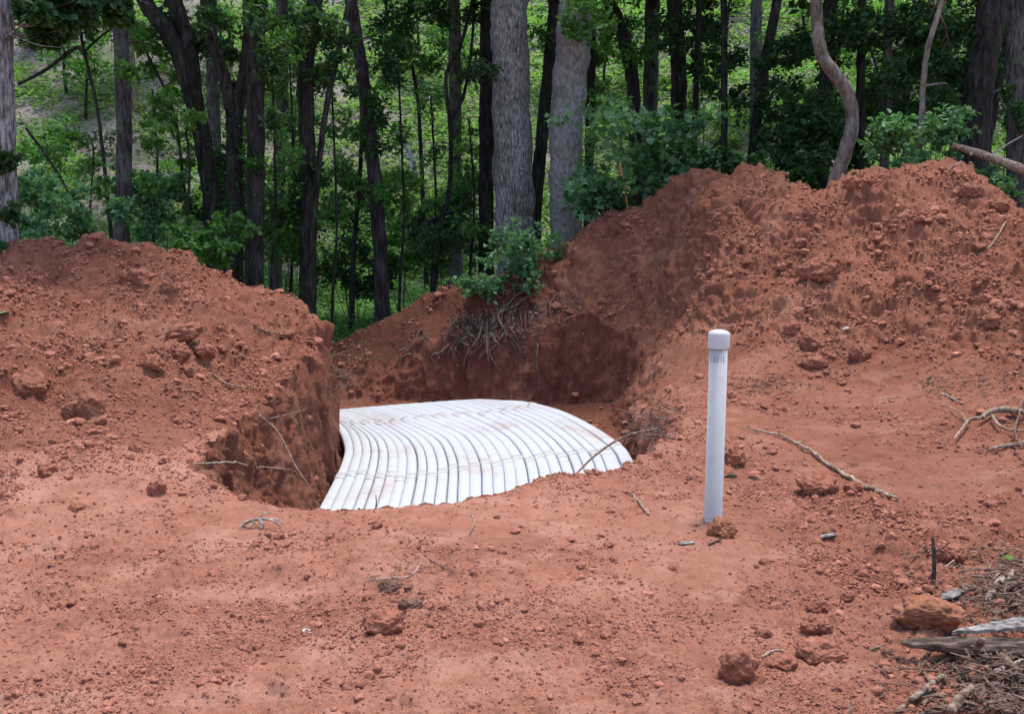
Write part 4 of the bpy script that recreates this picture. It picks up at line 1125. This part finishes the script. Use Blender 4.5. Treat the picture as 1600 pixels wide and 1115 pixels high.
D, G_, PLB, SM, BR = M_barkdark, M_barkgrey, M_barkpale, M_barksmooth, M_barkbrown
tree('pale grey trunk cut by the left edge of the photo', [(6, 432), (5, 200), (0, 0)], 38, 34, PLB, 12.9, [(10, 250, 18, -.6), (14, 330, 16, -.6), (8, 395, 14, -.5), (60, 22, 40, -.3), (105, 8, 44, 0), (150, 4, 40, .2), (190, -8, 36, .4), (75, 60, 22, .1)], seed=1, sides=36, leafm=M_leafdark, lsize=.10)
tree('straight slim grey trunk behind the left heap peak', [(192, 372), (194, 200), (186, 0)], 25, 23, G_, 20, [(195, 110, 18), (240, 70, 34, 1)], seed=2, leafm=M_leafmid)
tree('small pale trunk far up the hillside at left', [(208, 172), (206, 80), (204, 0)], 11, 9, BR, None, seed=3)
tree('thin dark sapling bending over the leaf litter at left', [(161, 240), (148, 150), (130, 75), (122, 20)], 7, 5, D, 30, [(100, 18, 48), (140, 50, 22), (150, 5, 34), (60, 5, 40), (80, 60, 24)], False, limbs=[([(133, 85), (118, 75), (70, 110), (28, 132)], 8, 5), ([(133, 80), (160, 55), (182, 42)], 4, 3)], seed=4)
tree('short leaning dead sapling in the shrubs at left', [(125, 345), (95, 280), (70, 240), (40, 200)], 9, 4, D, 24, (), False, seed=5)
tree('thin curved sapling left of the forked dark tree', [(297, 400), (288, 300), (276, 200), (262, 150), (238, 100), (212, 52)], 8, 4, D, 22, [(255, 185, 28), (235, 60, 30), (285, 130, 26), (225, 110, 18)], False, seed=6, leafm=M_leafmid)
tree('dark trunk with two leaning stems joining in a sweep', [(340, 425), (328, 290), (308, 180), (280, 90), (255, 40), (226, 0)], 34, 24, D, 21, [(300, 60, 36), (345, 70, 26), (260, 30, 30), (340, 250, 24), (310, 330, 22)], limbs=[([(305, 160), (295, 80), (272, 0)], 27, 24)], ivy=(180, 420, 260), seed=7)
tree('dark trunk forking into a wide Y at mid height', [(366, 430), (368, 300), (366, 185)], 30, 26, D, 20.5, [(355, 90, 24), (400, 130, 24), (330, 30, 32), (385, 250, 20)], False, limbs=[([(366, 190), (350, 120), (330, 60), (318, -10)], 22, 15), ([(367, 190), (380, 130), (388, 60), (388, -10)], 22, 17)], ivy=(190, 420, 240), seed=8)
tree('upright dark grey trunk right of the Y forked tree', [(398, 446), (400, 250), (402, 0)], 29, 27, D, 20, [(420, 90, 26), (425, 180, 22), (400, 30, 34)], ivy=(250, 430, 70), seed=9)
tree('faint grey-green trunk farther back between dark trunks', [(432, 340), (440, 180), (441, 0)], 21, 19, G_, 31, [(445, 60, 40), (450, 160, 26)], seed=10, leafm=M_leafmid)
tree('pale slender trunk half hidden behind the two dark forks', [(340, 300), (334, 180), (330, 60), (329, 0)], 22, 18, G_, 33, [(330, 130, 26)], seed=11, leafm=M_leafmid)
tree('dark trunk with a leafy waist right of the faint grey trunk', [(480, 482), (482, 300), (478, 110), (492, 0)], 28, 24, D, 22, [(520, 60, 36), (485, 40, 40), (470, 280, 30), (500, 120, 28), (455, 330, 28)], seed=12)
tree('thin slanting sapling crossing in front of the dark trunks', [(486, 482), (492, 330), (508, 180), (536, 50), (545, 0)], 12, 8, D, 20.5, [(530, 100, 26), (505, 40, 36)], False, seed=13)
tree('leaning brown trunk above the bright green floor', [(598, 512), (592, 360), (572, 160), (548, 0)], 24, 19, M_barkviolet, 24.5, [(600, 90, 40), (585, 170, 34), (620, 40, 44), (575, 230, 22)], seed=14, leafm=M_leafdark)
tree('thin sapling left of the leaning brown trunk', [(549, 500), (552, 400), (562, 280), (566, 180)], 10, 6, D, 25, [(560, 200, 34), (545, 270, 30), (585, 300, 28), (520, 330, 26)], False, seed=15, leafm=M_leafmid)
tree('young tree with dark drooping leaves on the hillside', [(656, 205), (652, 150), (642, 90), (632, 20)], 8, 5, D, 34, [(650, 75, 44), (620, 70, 34), (675, 105, 26), (610, 120, 30), (640, 25, 40)], False, seed=16, lsize=.17)
tree('dark grey trunk left of the big pale trunk pair', [(712, 292), (711, 150), (709, 0)], 21, 19, G_, 33, [(700, 60, 36), (735, 110, 26)], seed=17)
tree('thin twisting vine-like sapling with a high fork', [(690, 350), (702, 300), (704, 210), (697, 120), (720, 70), (738, 0)], 9, 5, D, 25, [(735, 120, 18), (695, 20, 36)], False, limbs=[([(704, 190), (724, 150), (736, 80), (742, 0)], 6, 4)], seed=18)
tree('black straight trunk touching the big pale trunk', [(759, 425), (760, 200), (762, 0)], 25, 22, D, 25.5, [(745, 100, 24, -.5), (740, 20, 34)], seed=19)
tree('broad pale trunk with furrowed bark, largest of all', [(808, 410), (803, 300), (797, 120), (796, 0)], 66, 55, PLB, 24, [(765, 110, 16, -1), (740, 105, 14, -1)], seed=20, sides=64, flare=.22)
tree('smooth pale grey trunk leaning right beside the broadest trunk', [(884, 362), (884, 220), (893, 90), (903, 0)], 46, 54, SM, 23.5, [(915, 40, 32, -1), (935, 20, 40, -1)], seed=21, sides=48, leafm=M_leafmid, flare=.12)
tree('dark trunk squeezed behind the smooth pale trunk', [(838, 310), (848, 200), (862, 60), (866, 0)], 22, 18, D, 26, [(845, 60, 26)], seed=22, leafm=M_leafmid)
tree('dark narrow trunk right of the smooth pale trunk', [(921, 215), (924, 100), (926, 0)], 15, 13, D, 30, [(940, 90, 30), (945, 140, 24)], seed=23, leafm=M_leafmid)
tree('black trunk slanting left above the lobed-leaf shrub', [(992, 190), (984, 100), (965, 30), (950, 0)], 22, 20, D, 28, [(980, 30, 40), (1000, 80, 30)], seed=24, leafm=M_leafmid)
tree('grey trunk behind the top of the lobed-leaf shrub', [(1016, 190), (1018, 90), (1020, 0)], 25, 23, G_, 29, [(1030, 50, 26)], seed=25)
tree('dark trunk right of the grey trunk above the shrub', [(1061, 200), (1060, 100), (1054, 0)], 27, 24, D, 26, [(1075, 60, 30), (1045, 40, 30)], ivy=(20, 180, 60), seed=26)
tree('thin dark trunk second from the shrub top right', [(1082, 270), (1088, 130), (1093, 0)], 11, 9, D, 25, [(1100, 110, 26), (1100, 40, 30)], seed=27)
tree('slim black trunk standing alone in front of a bright slope', [(1131, 270), (1132, 120), (1131, 0)], 12, 10, D, 24, [(1150, 90, 28), (1120, 140, 22), (1155, 150, 22)], seed=28)
tree('blurred pale trunk far behind the right heap', [(1180, 200), (1181, 90), (1182, 0)], 20, 18, G_, 40, [(1190, 60, 26)], seed=29, leafm=M_leafmid)
tree('dark trunk tilting right behind the two-humped heap crest', [(1177, 250), (1190, 130), (1214, 0)], 20, 15, D, 24, [(1180, 170, 30), (1215, 90, 40), (1230, 190, 30)], seed=30)
tree('crooked light brown trunk bent like a knee above the heap', [(1304, 290), (1322, 235), (1332, 185), (1318, 135), (1288, 95), (1279, 60), (1276, 0)], 25, 18, BR, 19.8, [], seed=31, flare=.05, sides=22)
tree('dark ivy-clad trunk left of the crooked trunk', [(1282, 280), (1290, 150), (1298, 0)], 24, 22, D, 23, [(1270, 200, 44), (1250, 240, 38), (1285, 130, 40), (1300, 60, 40), (1255, 150, 30)], ivy=(0, 280, 700), seed=32, dens=1.3)
tree('dark slim trunk just right of the crooked trunk', [(1343, 275), (1345, 120), (1347, 0)], 15, 13, D, 23, [(1360, 60, 40), (1335, 30, 36), (1365, 150, 30)], seed=33, dens=1.2)
tree('grey slim trunk in the dark leaves right of the knee-bent trunk', [(1382, 270), (1386, 130), (1390, 0)], 15, 14, G_, 22, [(1410, 60, 40), (1405, 140, 36), (1420, 200, 26)], seed=34, dens=1.2)
tree('thin pale crooked trunk above the pale green shrub', [(1434, 265), (1440, 180), (1447, 90), (1470, 10), (1475, 0)], 12, 8, BR, 19.5, [(1480, 70, 40, 2), (1475, 140, 34, 2), (1440, 30, 36, 2)], False, seed=35, dens=1.2)
tree('massive dark leaning trunk near the right edge', [(1518, 260), (1530, 130), (1552, 0)], 46, 46, D, 21, [(1500, 50, 40), (1490, 110, 40), (1560, 40, 30), (1485, 170, 28)], seed=36, sides=32, dens=1.2)
tree('slanted dark stem behind the massive leaning trunk', [(1540, 240), (1562, 120), (1585, 0)], 16, 14, D, 23, [(1570, 90, 26)], seed=37)
tree('greyish trunk at the very right edge', [(1592, 265), (1591, 120), (1592, 0)], 36, 34, G_, 19.5, [(1600, 180, 26), (1575, 150, 20)], seed=38, sides=30)
# hillside saplings that nothing tells apart
g = np.random.default_rng(91)
for k in range(26):
    px = g.uniform(30, 1560) if k < 14 else g.uniform(1080, 1590); row = g.uniform(30, 200)
    p = forest_hit(px, row); s = p[1] / F
    H_ = g.uniform(2.2, 5.0); hp = H_ / s
    crown = [(px + g.normal() * hp * .12, row - hp * g.uniform(.45, 1.0), hp * g.uniform(.16, .3)) for _ in range(4)]
    tree('spindly leafy sapling among others far up the hillside', [(px, row), (px + g.normal() * 6, row - hp * .5), (px + g.normal() * 12, row - hp)], 5, 3, D, p[1], crown, False, seed=200 + k, group='saplings far up the hillside', leafm=M_leafmid if k % 2 else M_leafdark, lsize=.20, name='sapling')

for k, (px, row, Y_, cr) in enumerate([(290, 380, 20.5, [(285, 250, 26), (265, 200, 24), (300, 180, 26), (290, 310, 22)]), (425, 420, 21, [(430, 230, 30), (420, 130, 34), (440, 60, 34), (425, 310, 26)]),
    (455, 430, 23, [(462, 200, 34), (450, 290, 30), (470, 110, 34), (455, 370, 28)]), (520, 460, 23, [(515, 200, 34), (530, 270, 34), (520, 340, 30), (510, 130, 36)]), (625, 440, 25, [(625, 210, 34), (615, 290, 34), (635, 350, 30), (600, 130, 34)]),
    (675, 420, 26, [(680, 240, 30), (665, 160, 32), (690, 320, 28)]), (735, 420, 25, [(735, 200, 26), (728, 270, 28), (740, 350, 26)]), (240, 360, 21, [(240, 230, 26), (250, 150, 26), (235, 290, 24)]),
    (140, 350, 19, [(135, 260, 28), (110, 220, 26), (160, 300, 26)]), (385, 400, 22, [(390, 200, 24), (380, 300, 26), (395, 90, 28)])]):
    tree('slender leafy understory sapling among the dark trunks', [(px, row), (px + 6, row - 110), (px - 2, min(c_[1] for c_ in cr) - 10)], 5, 3, D, Y_, cr, False, seed=300 + k, group='understory saplings among the dark trunks', leafm=M_leafmid, lsize=.12, dens=.75, name='sapling')
# shrubs -----------------------------------------------------------
def shrub(label, px, row, wpx, hpx, Y, mat, n, lsize=.10, tm=LEAF, seed=0, name='shrub', clumps=9, group=None, up=.5):
    g = np.random.default_rng(500 + seed); s = Y / F
    c = at(px, row, Y); base = np.array([c[0], Y, gnd(c[0], Y)])
    root = empty(name, base, label, 'shrub', group)
    mb = MB(); pos = []
    for q in range(clumps):
        e = c + np.array([g.uniform(-1, 1) * wpx * s * .42, g.uniform(-1, 1) * wpx * s * .35, g.uniform(-.8, .8) * hpx * s * .42])
        r = min(wpx, hpx) * s * g.uniform(.22, .36)
        mid = base * .45 + e * .55 + g.normal(size=3) * .08
        if q % 3 == 0: mb.add(*tube(catmull([base - [0, 0, .1], mid, e], 6), np.linspace(.011, .004, 13), 6, .1, 10))
        pos.append(blob(e, r, int(n * 2.6) // clumps, g, .8, 6))
    mb.obj('stem', M_twigdark, root, base)
    ml = MB(); ml.add(*leaves(np.concatenate(pos), lsize, tm, up, seed, .3)); ml.obj('foliage', mat, root, base, False)
    return root
shrub('broad shrub with large lobed bluish leaves beside the right heap', 998, 235, 165, 165, 21.8, M_leafblue, 620, .17, LOBED, 1, clumps=16)
shrub('lower leafy skirt at the foot of the lobed-leaf shrub', 945, 305, 90, 60, 21.6, M_leafblue, 260, .17, LOBED, 2)
shrub('low bush at the root of the broadest pale trunk', 825, 388, 110, 100, 21.0, M_leafblue, 620, .10, LEAF2, 3)
shrub('small bush spilling over the bank above the root tangle', 772, 448, 105, 60, 20.5, M_leafblue, 420, .09, LEAF2, 4)
shrub('little weed at the crest of the far berm', 690, 478, 36, 26, 20.9, M_leafmid, 70, .07, LEAF2, 41)
shrub('pale green shrub under the thin pale crooked trunk', 1405, 225, 90, 90, 18.6, M_leafblue, 420, .11, LEAF2, 5)
shrub('upright leafy shrub left of the massive leaning trunk', 1478, 205, 55, 110, 19.0, M_leafblue, 320, .10, LEAF2, 6)
shrub('ivy-like ground bush at the right edge below the fallen log', 1570, 290, 110, 70, 18.4, M_leafblue, 620, .09, LEAF2, 7)
shrub('low dark bush behind the saddle of the right heap', 1235, 262, 110, 70, 20.6, M_leafdark, 520, .10, LEAF2, 8)
shrub('dark shrub behind the crest right of the lobed-leaf shrub', 1120, 255, 80, 50, 20.9, M_leafdark, 260, .11, LEAF2, 9)
shrub('grey-green bush directly behind the left heap peak', 120, 335, 170, 110, 17.5, M_leafblue, 900, .10, LEAF2, 10)
shrub('leafy bush by the pale trunk at the left edge', 50, 330, 70, 130, 16.5, M_leafblue, 420, .10, LEAF2, 11)
shrub('round bluish bush right of the slim grey trunk', 255, 315, 130, 120, 21, M_leafblue, 900, .10, LEAF2, 12)
shrub('tall mid-green bush on the slope above the left heap', 90, 240, 110, 90, 26, M_leafmid, 520, .12, LEAF, 13)
shrub('leafy bush at the feet of the dark forked trunks', 320, 385, 130, 80, 19, M_leafmid, 620, .10, LEAF2, 14)
shrub('mid-green bush between the faint grey trunk and dark trunks', 440, 380, 90, 130, 22.5, M_leafmid, 620, .10, LEAF, 15)
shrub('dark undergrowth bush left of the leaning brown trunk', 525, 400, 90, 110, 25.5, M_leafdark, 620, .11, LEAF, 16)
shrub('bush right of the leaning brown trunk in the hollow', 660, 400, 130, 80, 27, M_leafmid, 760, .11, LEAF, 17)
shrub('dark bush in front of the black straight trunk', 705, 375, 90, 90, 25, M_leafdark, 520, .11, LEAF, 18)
shrub('sunlit sapling bush above the leaning brown trunk base', 625, 300, 120, 90, 29, M_leafbright, 560, .13, LEAF, 19)
shrub('bright bush left of the black straight trunk', 740, 265, 60, 120, 31, M_leafbright, 420, .14, LEAF, 20)
shrub('mid-green bush behind the slanting sapling', 450, 250, 120, 120, 28, M_leafmid, 620, .12, LEAF, 21)
shrub('dark leafy bush halfway up behind the dark trunks', 545, 310, 110, 90, 28, M_leafdark, 620, .12, LEAF, 22)
shrub('yellow-green bush between pale trunk pair and dark narrow trunk', 925, 130, 50, 120, 33, M_leafbright, 360, .15, LEAF, 23)
shrub('light green bush behind the slim black trunk', 1110, 170, 70, 90, 33, M_leafbright, 360, .15, LEAF, 24)
shrub('dark rhododendron-like bush left of the crooked trunk', 1250, 210, 110, 130, 22.5, M_leafdark, 820, .12, LEAF2, 25)
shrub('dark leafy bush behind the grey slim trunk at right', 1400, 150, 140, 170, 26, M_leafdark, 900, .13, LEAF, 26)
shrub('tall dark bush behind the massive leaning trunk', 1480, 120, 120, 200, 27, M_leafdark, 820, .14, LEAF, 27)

g = np.random.default_rng(17)
for k in range(34):
    px, row = g.uniform(20, 1580), g.uniform(10, 250)
    p = forest_hit(px, row); hp = g.uniform(.7, 1.6) * F / p[1]
    shrub('small leafy bush growing on the hillside far behind the trunks', px, row - hp * .4, hp * g.uniform(1, 1.7), hp, p[1], [M_leafbright, M_leafmid, M_leafbright, M_leafdark][k % 4], 130, .16, LEAF, 300 + k, 'bush', 5, 'bushes on the far hillside')
for k, (lb, px, row, wp, hp, Y_) in enumerate([
    ('dark leafy understory filling the gap right of the dark slim trunk', 1362, 110, 90, 220, 25.5), ('dark understory between the pale crooked sapling and the massive trunk', 1455, 60, 110, 150, 24.5),
    ('dark foliage mass behind the trunk at the very right edge', 1575, 120, 110, 260, 26), ('dark understory left of the ivy-clad trunk', 1232, 120, 90, 170, 26.5),
    ('deep green bush under the knee of the crooked trunk', 1345, 215, 90, 120, 23.5), ('dark leafy understory between the two dark trunks above the shrub', 1105, 60, 70, 140, 27),
    ('dark bush in the shade behind the Y forked tree', 420, 330, 100, 150, 24), ('dark bush behind the sweeping dark trunk', 345, 300, 80, 150, 24.5), ('dark undergrowth under the thin sapling left of the brown trunk', 560, 430, 90, 70, 26.5),
    ('dark bush at the foot of the twisting sapling', 690, 330, 90, 90, 27.5)]):
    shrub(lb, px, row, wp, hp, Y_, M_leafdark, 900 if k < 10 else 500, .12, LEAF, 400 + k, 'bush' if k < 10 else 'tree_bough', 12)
# ground cover -----------------------------------------------------
def ground_cover(name, label, n, xr, yr, mat, lsize, keep, seed, h=.12, tm=LEAF, up=.7):
    g = np.random.default_rng(seed)
    u = g.random((n, 2)); y = yr[0] * (yr[1] / yr[0]) ** u[:, 1]
    half = y * .53
    x = (u[:, 0] * 2 - 1) * half if xr is None else xr[0] + u[:, 0] * (xr[1] - xr[0])
    k = keep(x, y, g); x, y = x[k], y[k]
    nr_ = y < 26; ok_ = np.ones(len(x), bool); ok_[nr_] = base_z(x[nr_], y[nr_]) < forest_z(x[nr_], y[nr_]) - .05; x, y = x[ok_], y[ok_]
    z = forest_z(x, y) + g.random(len(x)) ** 1.5 * h * (1 + .6 * noise3(np.stack([x, y, 0 * x], -1) * .8)) + .03
    V, fs = leaves(np.stack([x, y, z], -1), lsize * np.clip(y / 30, .8, 2.2), tm, up, seed)
    tag(link(name, new_mesh(name, V, fs, mat, False)), label, kind='stuff')
def nz(x, y, f, o): return fbm(np.stack([x * f, y * f, 0 * x + o], -1), 3)
ground_cover('ground_plants', 'patches of yellow-green herbs over the hillside', 330000, None, (28, 110), M_herb, .13, lambda x, y, g: (nz(x, y, .22, 2) + .5 * nz(x, y, .9, 5) + .12 * np.clip((y - 45) / 30, -1, 1) + .60 * sstep(-13, -5, x) + g.normal(size=len(x)) * .15) > .02, 1, .35)
ground_cover('ground_plants', 'darker green herbs and seedlings low on the hillside', 150000, None, (20, 46), M_leafmid, .11, lambda x, y, g: (nz(x, y, .25, 12) + .8 * sstep(34, 24, y) + g.normal(size=len(x)) * .1) > .22, 2, .45)
ground_cover('ground_plants', 'bright green carpet on the hollow floor beyond the trench', 210000, (-13, 4), (17.5, 40), M_grass, .08, lambda x, y, g: (nz(x, y, .6, 7) + .6 * sstep(36, 26, y) > .0) & (trench_sd(x, y) > 2.3), 3, .22, up=.5)
ground_cover('leaf_litter', 'fallen grey-brown leaves over the hillside', 70000, None, (24, 100), M_litterleaf, .09, lambda x, y, g: nz(x, y, .3, 30) > -.3, 4, .03, up=.8)

# fallen wood in the forest
def log3(pts, ra, rb, mat, name, label, cat, n=12):
    P = catmull(pts, 8); mb = MB(); mb.add(*tube(P, np.linspace(ra, rb, len(P)), n, .15, 8)); return tag(mb.obj(name, mat, None, P[0]), label, cat)
log3([at(1488, 227, 18.6), at(1530, 240, 18.4), at(1600, 266, 18.0)], .05, .085, M_twig, 'fallen_log', 'pale fallen log slanting behind the right heap at the edge', 'log')
log3([at(1516, 243, 18.2), at(1523, 233, 18.2)], .022, .02, M_deadwood, 'stick', 'short white stick leaning on the pale fallen log', 'stick', 8)
log3([at(1550, 242, 18.6), at(1570, 228, 18.6), at(1598, 212, 18.6)], .018, .010, M_deadwood, 'stick', 'thin grey branch rising over the pale fallen log', 'stick', 8)
fz = lambda px, row, up=.1: forest_hit(px, row) + np.array([0, 0, up])
log3([at(648, 272, 34), at(641, 245, 34), at(629, 218, 34)], .10, .07, M_bleached, 'dead_snag', 'white dead snag on the green hillside', 'snag')
log3([at(640, 368, 26), at(672, 345, 26), at(716, 325, 26), at(745, 298, 26)], .05, .03, M_barkgrey, 'fallen_branch', 'bent grey fallen branch left of the black straight trunk', 'branch')
log3([at(640, 372, 26.3), at(672, 352, 26.1), at(690, 342, 26)], .03, .025, M_barkgrey, 'fallen_branch', 'shorter fallen branch just under the bent grey branch', 'branch')
log3([fz(660, 160), fz(682, 157)], .09, .07, M_bleached, 'fallen_log', 'small pale log lying across the bright hillside', 'log')
log3([at(1092, 255, 23), at(1110, 235, 23), at(1126, 218, 23)], .03, .02, M_barkdark, 'fallen_branch', 'dark leaning branch behind the slim black trunk', 'branch')
g = np.random.default_rng(60)
for k in range(14):
    px, row = g.uniform(40, 760), g.uniform(60, 280); p = forest_hit(px, row) + [0, 0, .12]; a = g.uniform(-.5, .5); L_ = g.uniform(.8, 2.4)
    d = np.array([math.cos(a), math.sin(a) * .4, g.normal() * .08]) * L_
    q = p + d; q[2] = gnd(q[0], q[1]) + .15
    log3([p, (p + q) / 2 + [0, 0, .04], q], .035, .02, M_deadwood, 'fallen_branch', 'pale dead branch lying in the hillside leaf litter', 'branch', 7)['group'] = 'dead branches on the hillside'

# survey stake with orange ribbon
s0 = at(982, 325, 21.3); s0[2] = ground_at(s0[0], s0[1]) - .05
st = empty('survey_stake', s0, 'thin survey stake with a torn orange ribbon by the lobed-leaf shrub', 'stake')
mb = MB(); tp = at(969, 252, 21.3); mb.add(*tube(np.linspace(s0, tp, 6), np.full(6, .014), 6)); mb.obj('stake', M_twig, st, s0)
mb = MB(); g = np.random.default_rng(4)
for k, (a, b_, w_) in enumerate([((968, 256), (972, 276), .032), ((974, 288), (975, 297), .035), ((978, 304), (980, 318), .015)]):
    A, B = at(*a, 21.22), at(*b_, 21.22); n = 8; V = []
    for i in range(n):
        c = A + (B - A) * i / (n - 1) + np.array([g.normal() * .01, g.normal() * .02, 0]); V += [c - [w_ / 2, 0, 0], c + [w_ / 2, .02, 0]]
    mb.add(V, [[2 * i, 2 * i + 1, 2 * i + 3, 2 * i + 2] for i in range(n - 1)])
o = mb.obj('ribbon', M_orange, st, s0); md = o.modifiers.new('thick', 'SOLIDIFY'); md.thickness = .003

# ------------------------------------------------------------------ light
w = bpy.data.worlds.new('World'); scene.world = w; w.use_nodes = True
nt = w.node_tree; bg = nt.nodes['Background']
sky = nt.nodes.new('ShaderNodeTexSky'); sky.sky_type = 'NISHITA'; sky.sun_disc = False
sun_dir = np.array([0.12, 0.14, 0.98]); sun_dir /= np.linalg.norm(sun_dir)
el = math.asin(sun_dir[2]); azm = math.atan2(sun_dir[0], sun_dir[1])
sky.sun_elevation = el; sky.sun_rotation = azm
sky.dust_density = 2.0
nt.links.new(sky.outputs[0], bg.inputs['Color']); bg.inputs['Strength'].default_value = 0.13
sl = bpy.data.lights.new('sun', 'SUN'); sl.energy = 1.5; sl.angle = R(10); sl.color = (1.0, 0.95, 0.88)
so = bpy.data.objects.new('sun', sl); COL.objects.link(so)
from mathutils import Vector
so.rotation_euler = Vector(sun_dir).to_track_quat('Z', 'Y').to_euler()

# ------------------------------------------------------------------ camera
cam = bpy.data.cameras.new('camera'); cam.sensor_width = 36.0; cam.lens = 36.0 * F / 1600.0; cam.clip_end = 600
co = bpy.data.objects.new('camera', cam); COL.objects.link(co)
co.location = (0, 0, CAMZ); co.rotation_euler = (math.pi / 2 - PITCH, 0, 0)
scene.camera = co
scene.view_settings.view_transform = 'Standard'; scene.view_settings.look = 'None'
scene.view_settings.exposure = 1.34; scene.view_settings.gamma = 1.0
scene.cycles.max_bounces = 6; scene.cycles.diffuse_bounces = 3; scene.cycles.transmission_bounces = 3; scene.cycles.use_denoising = True
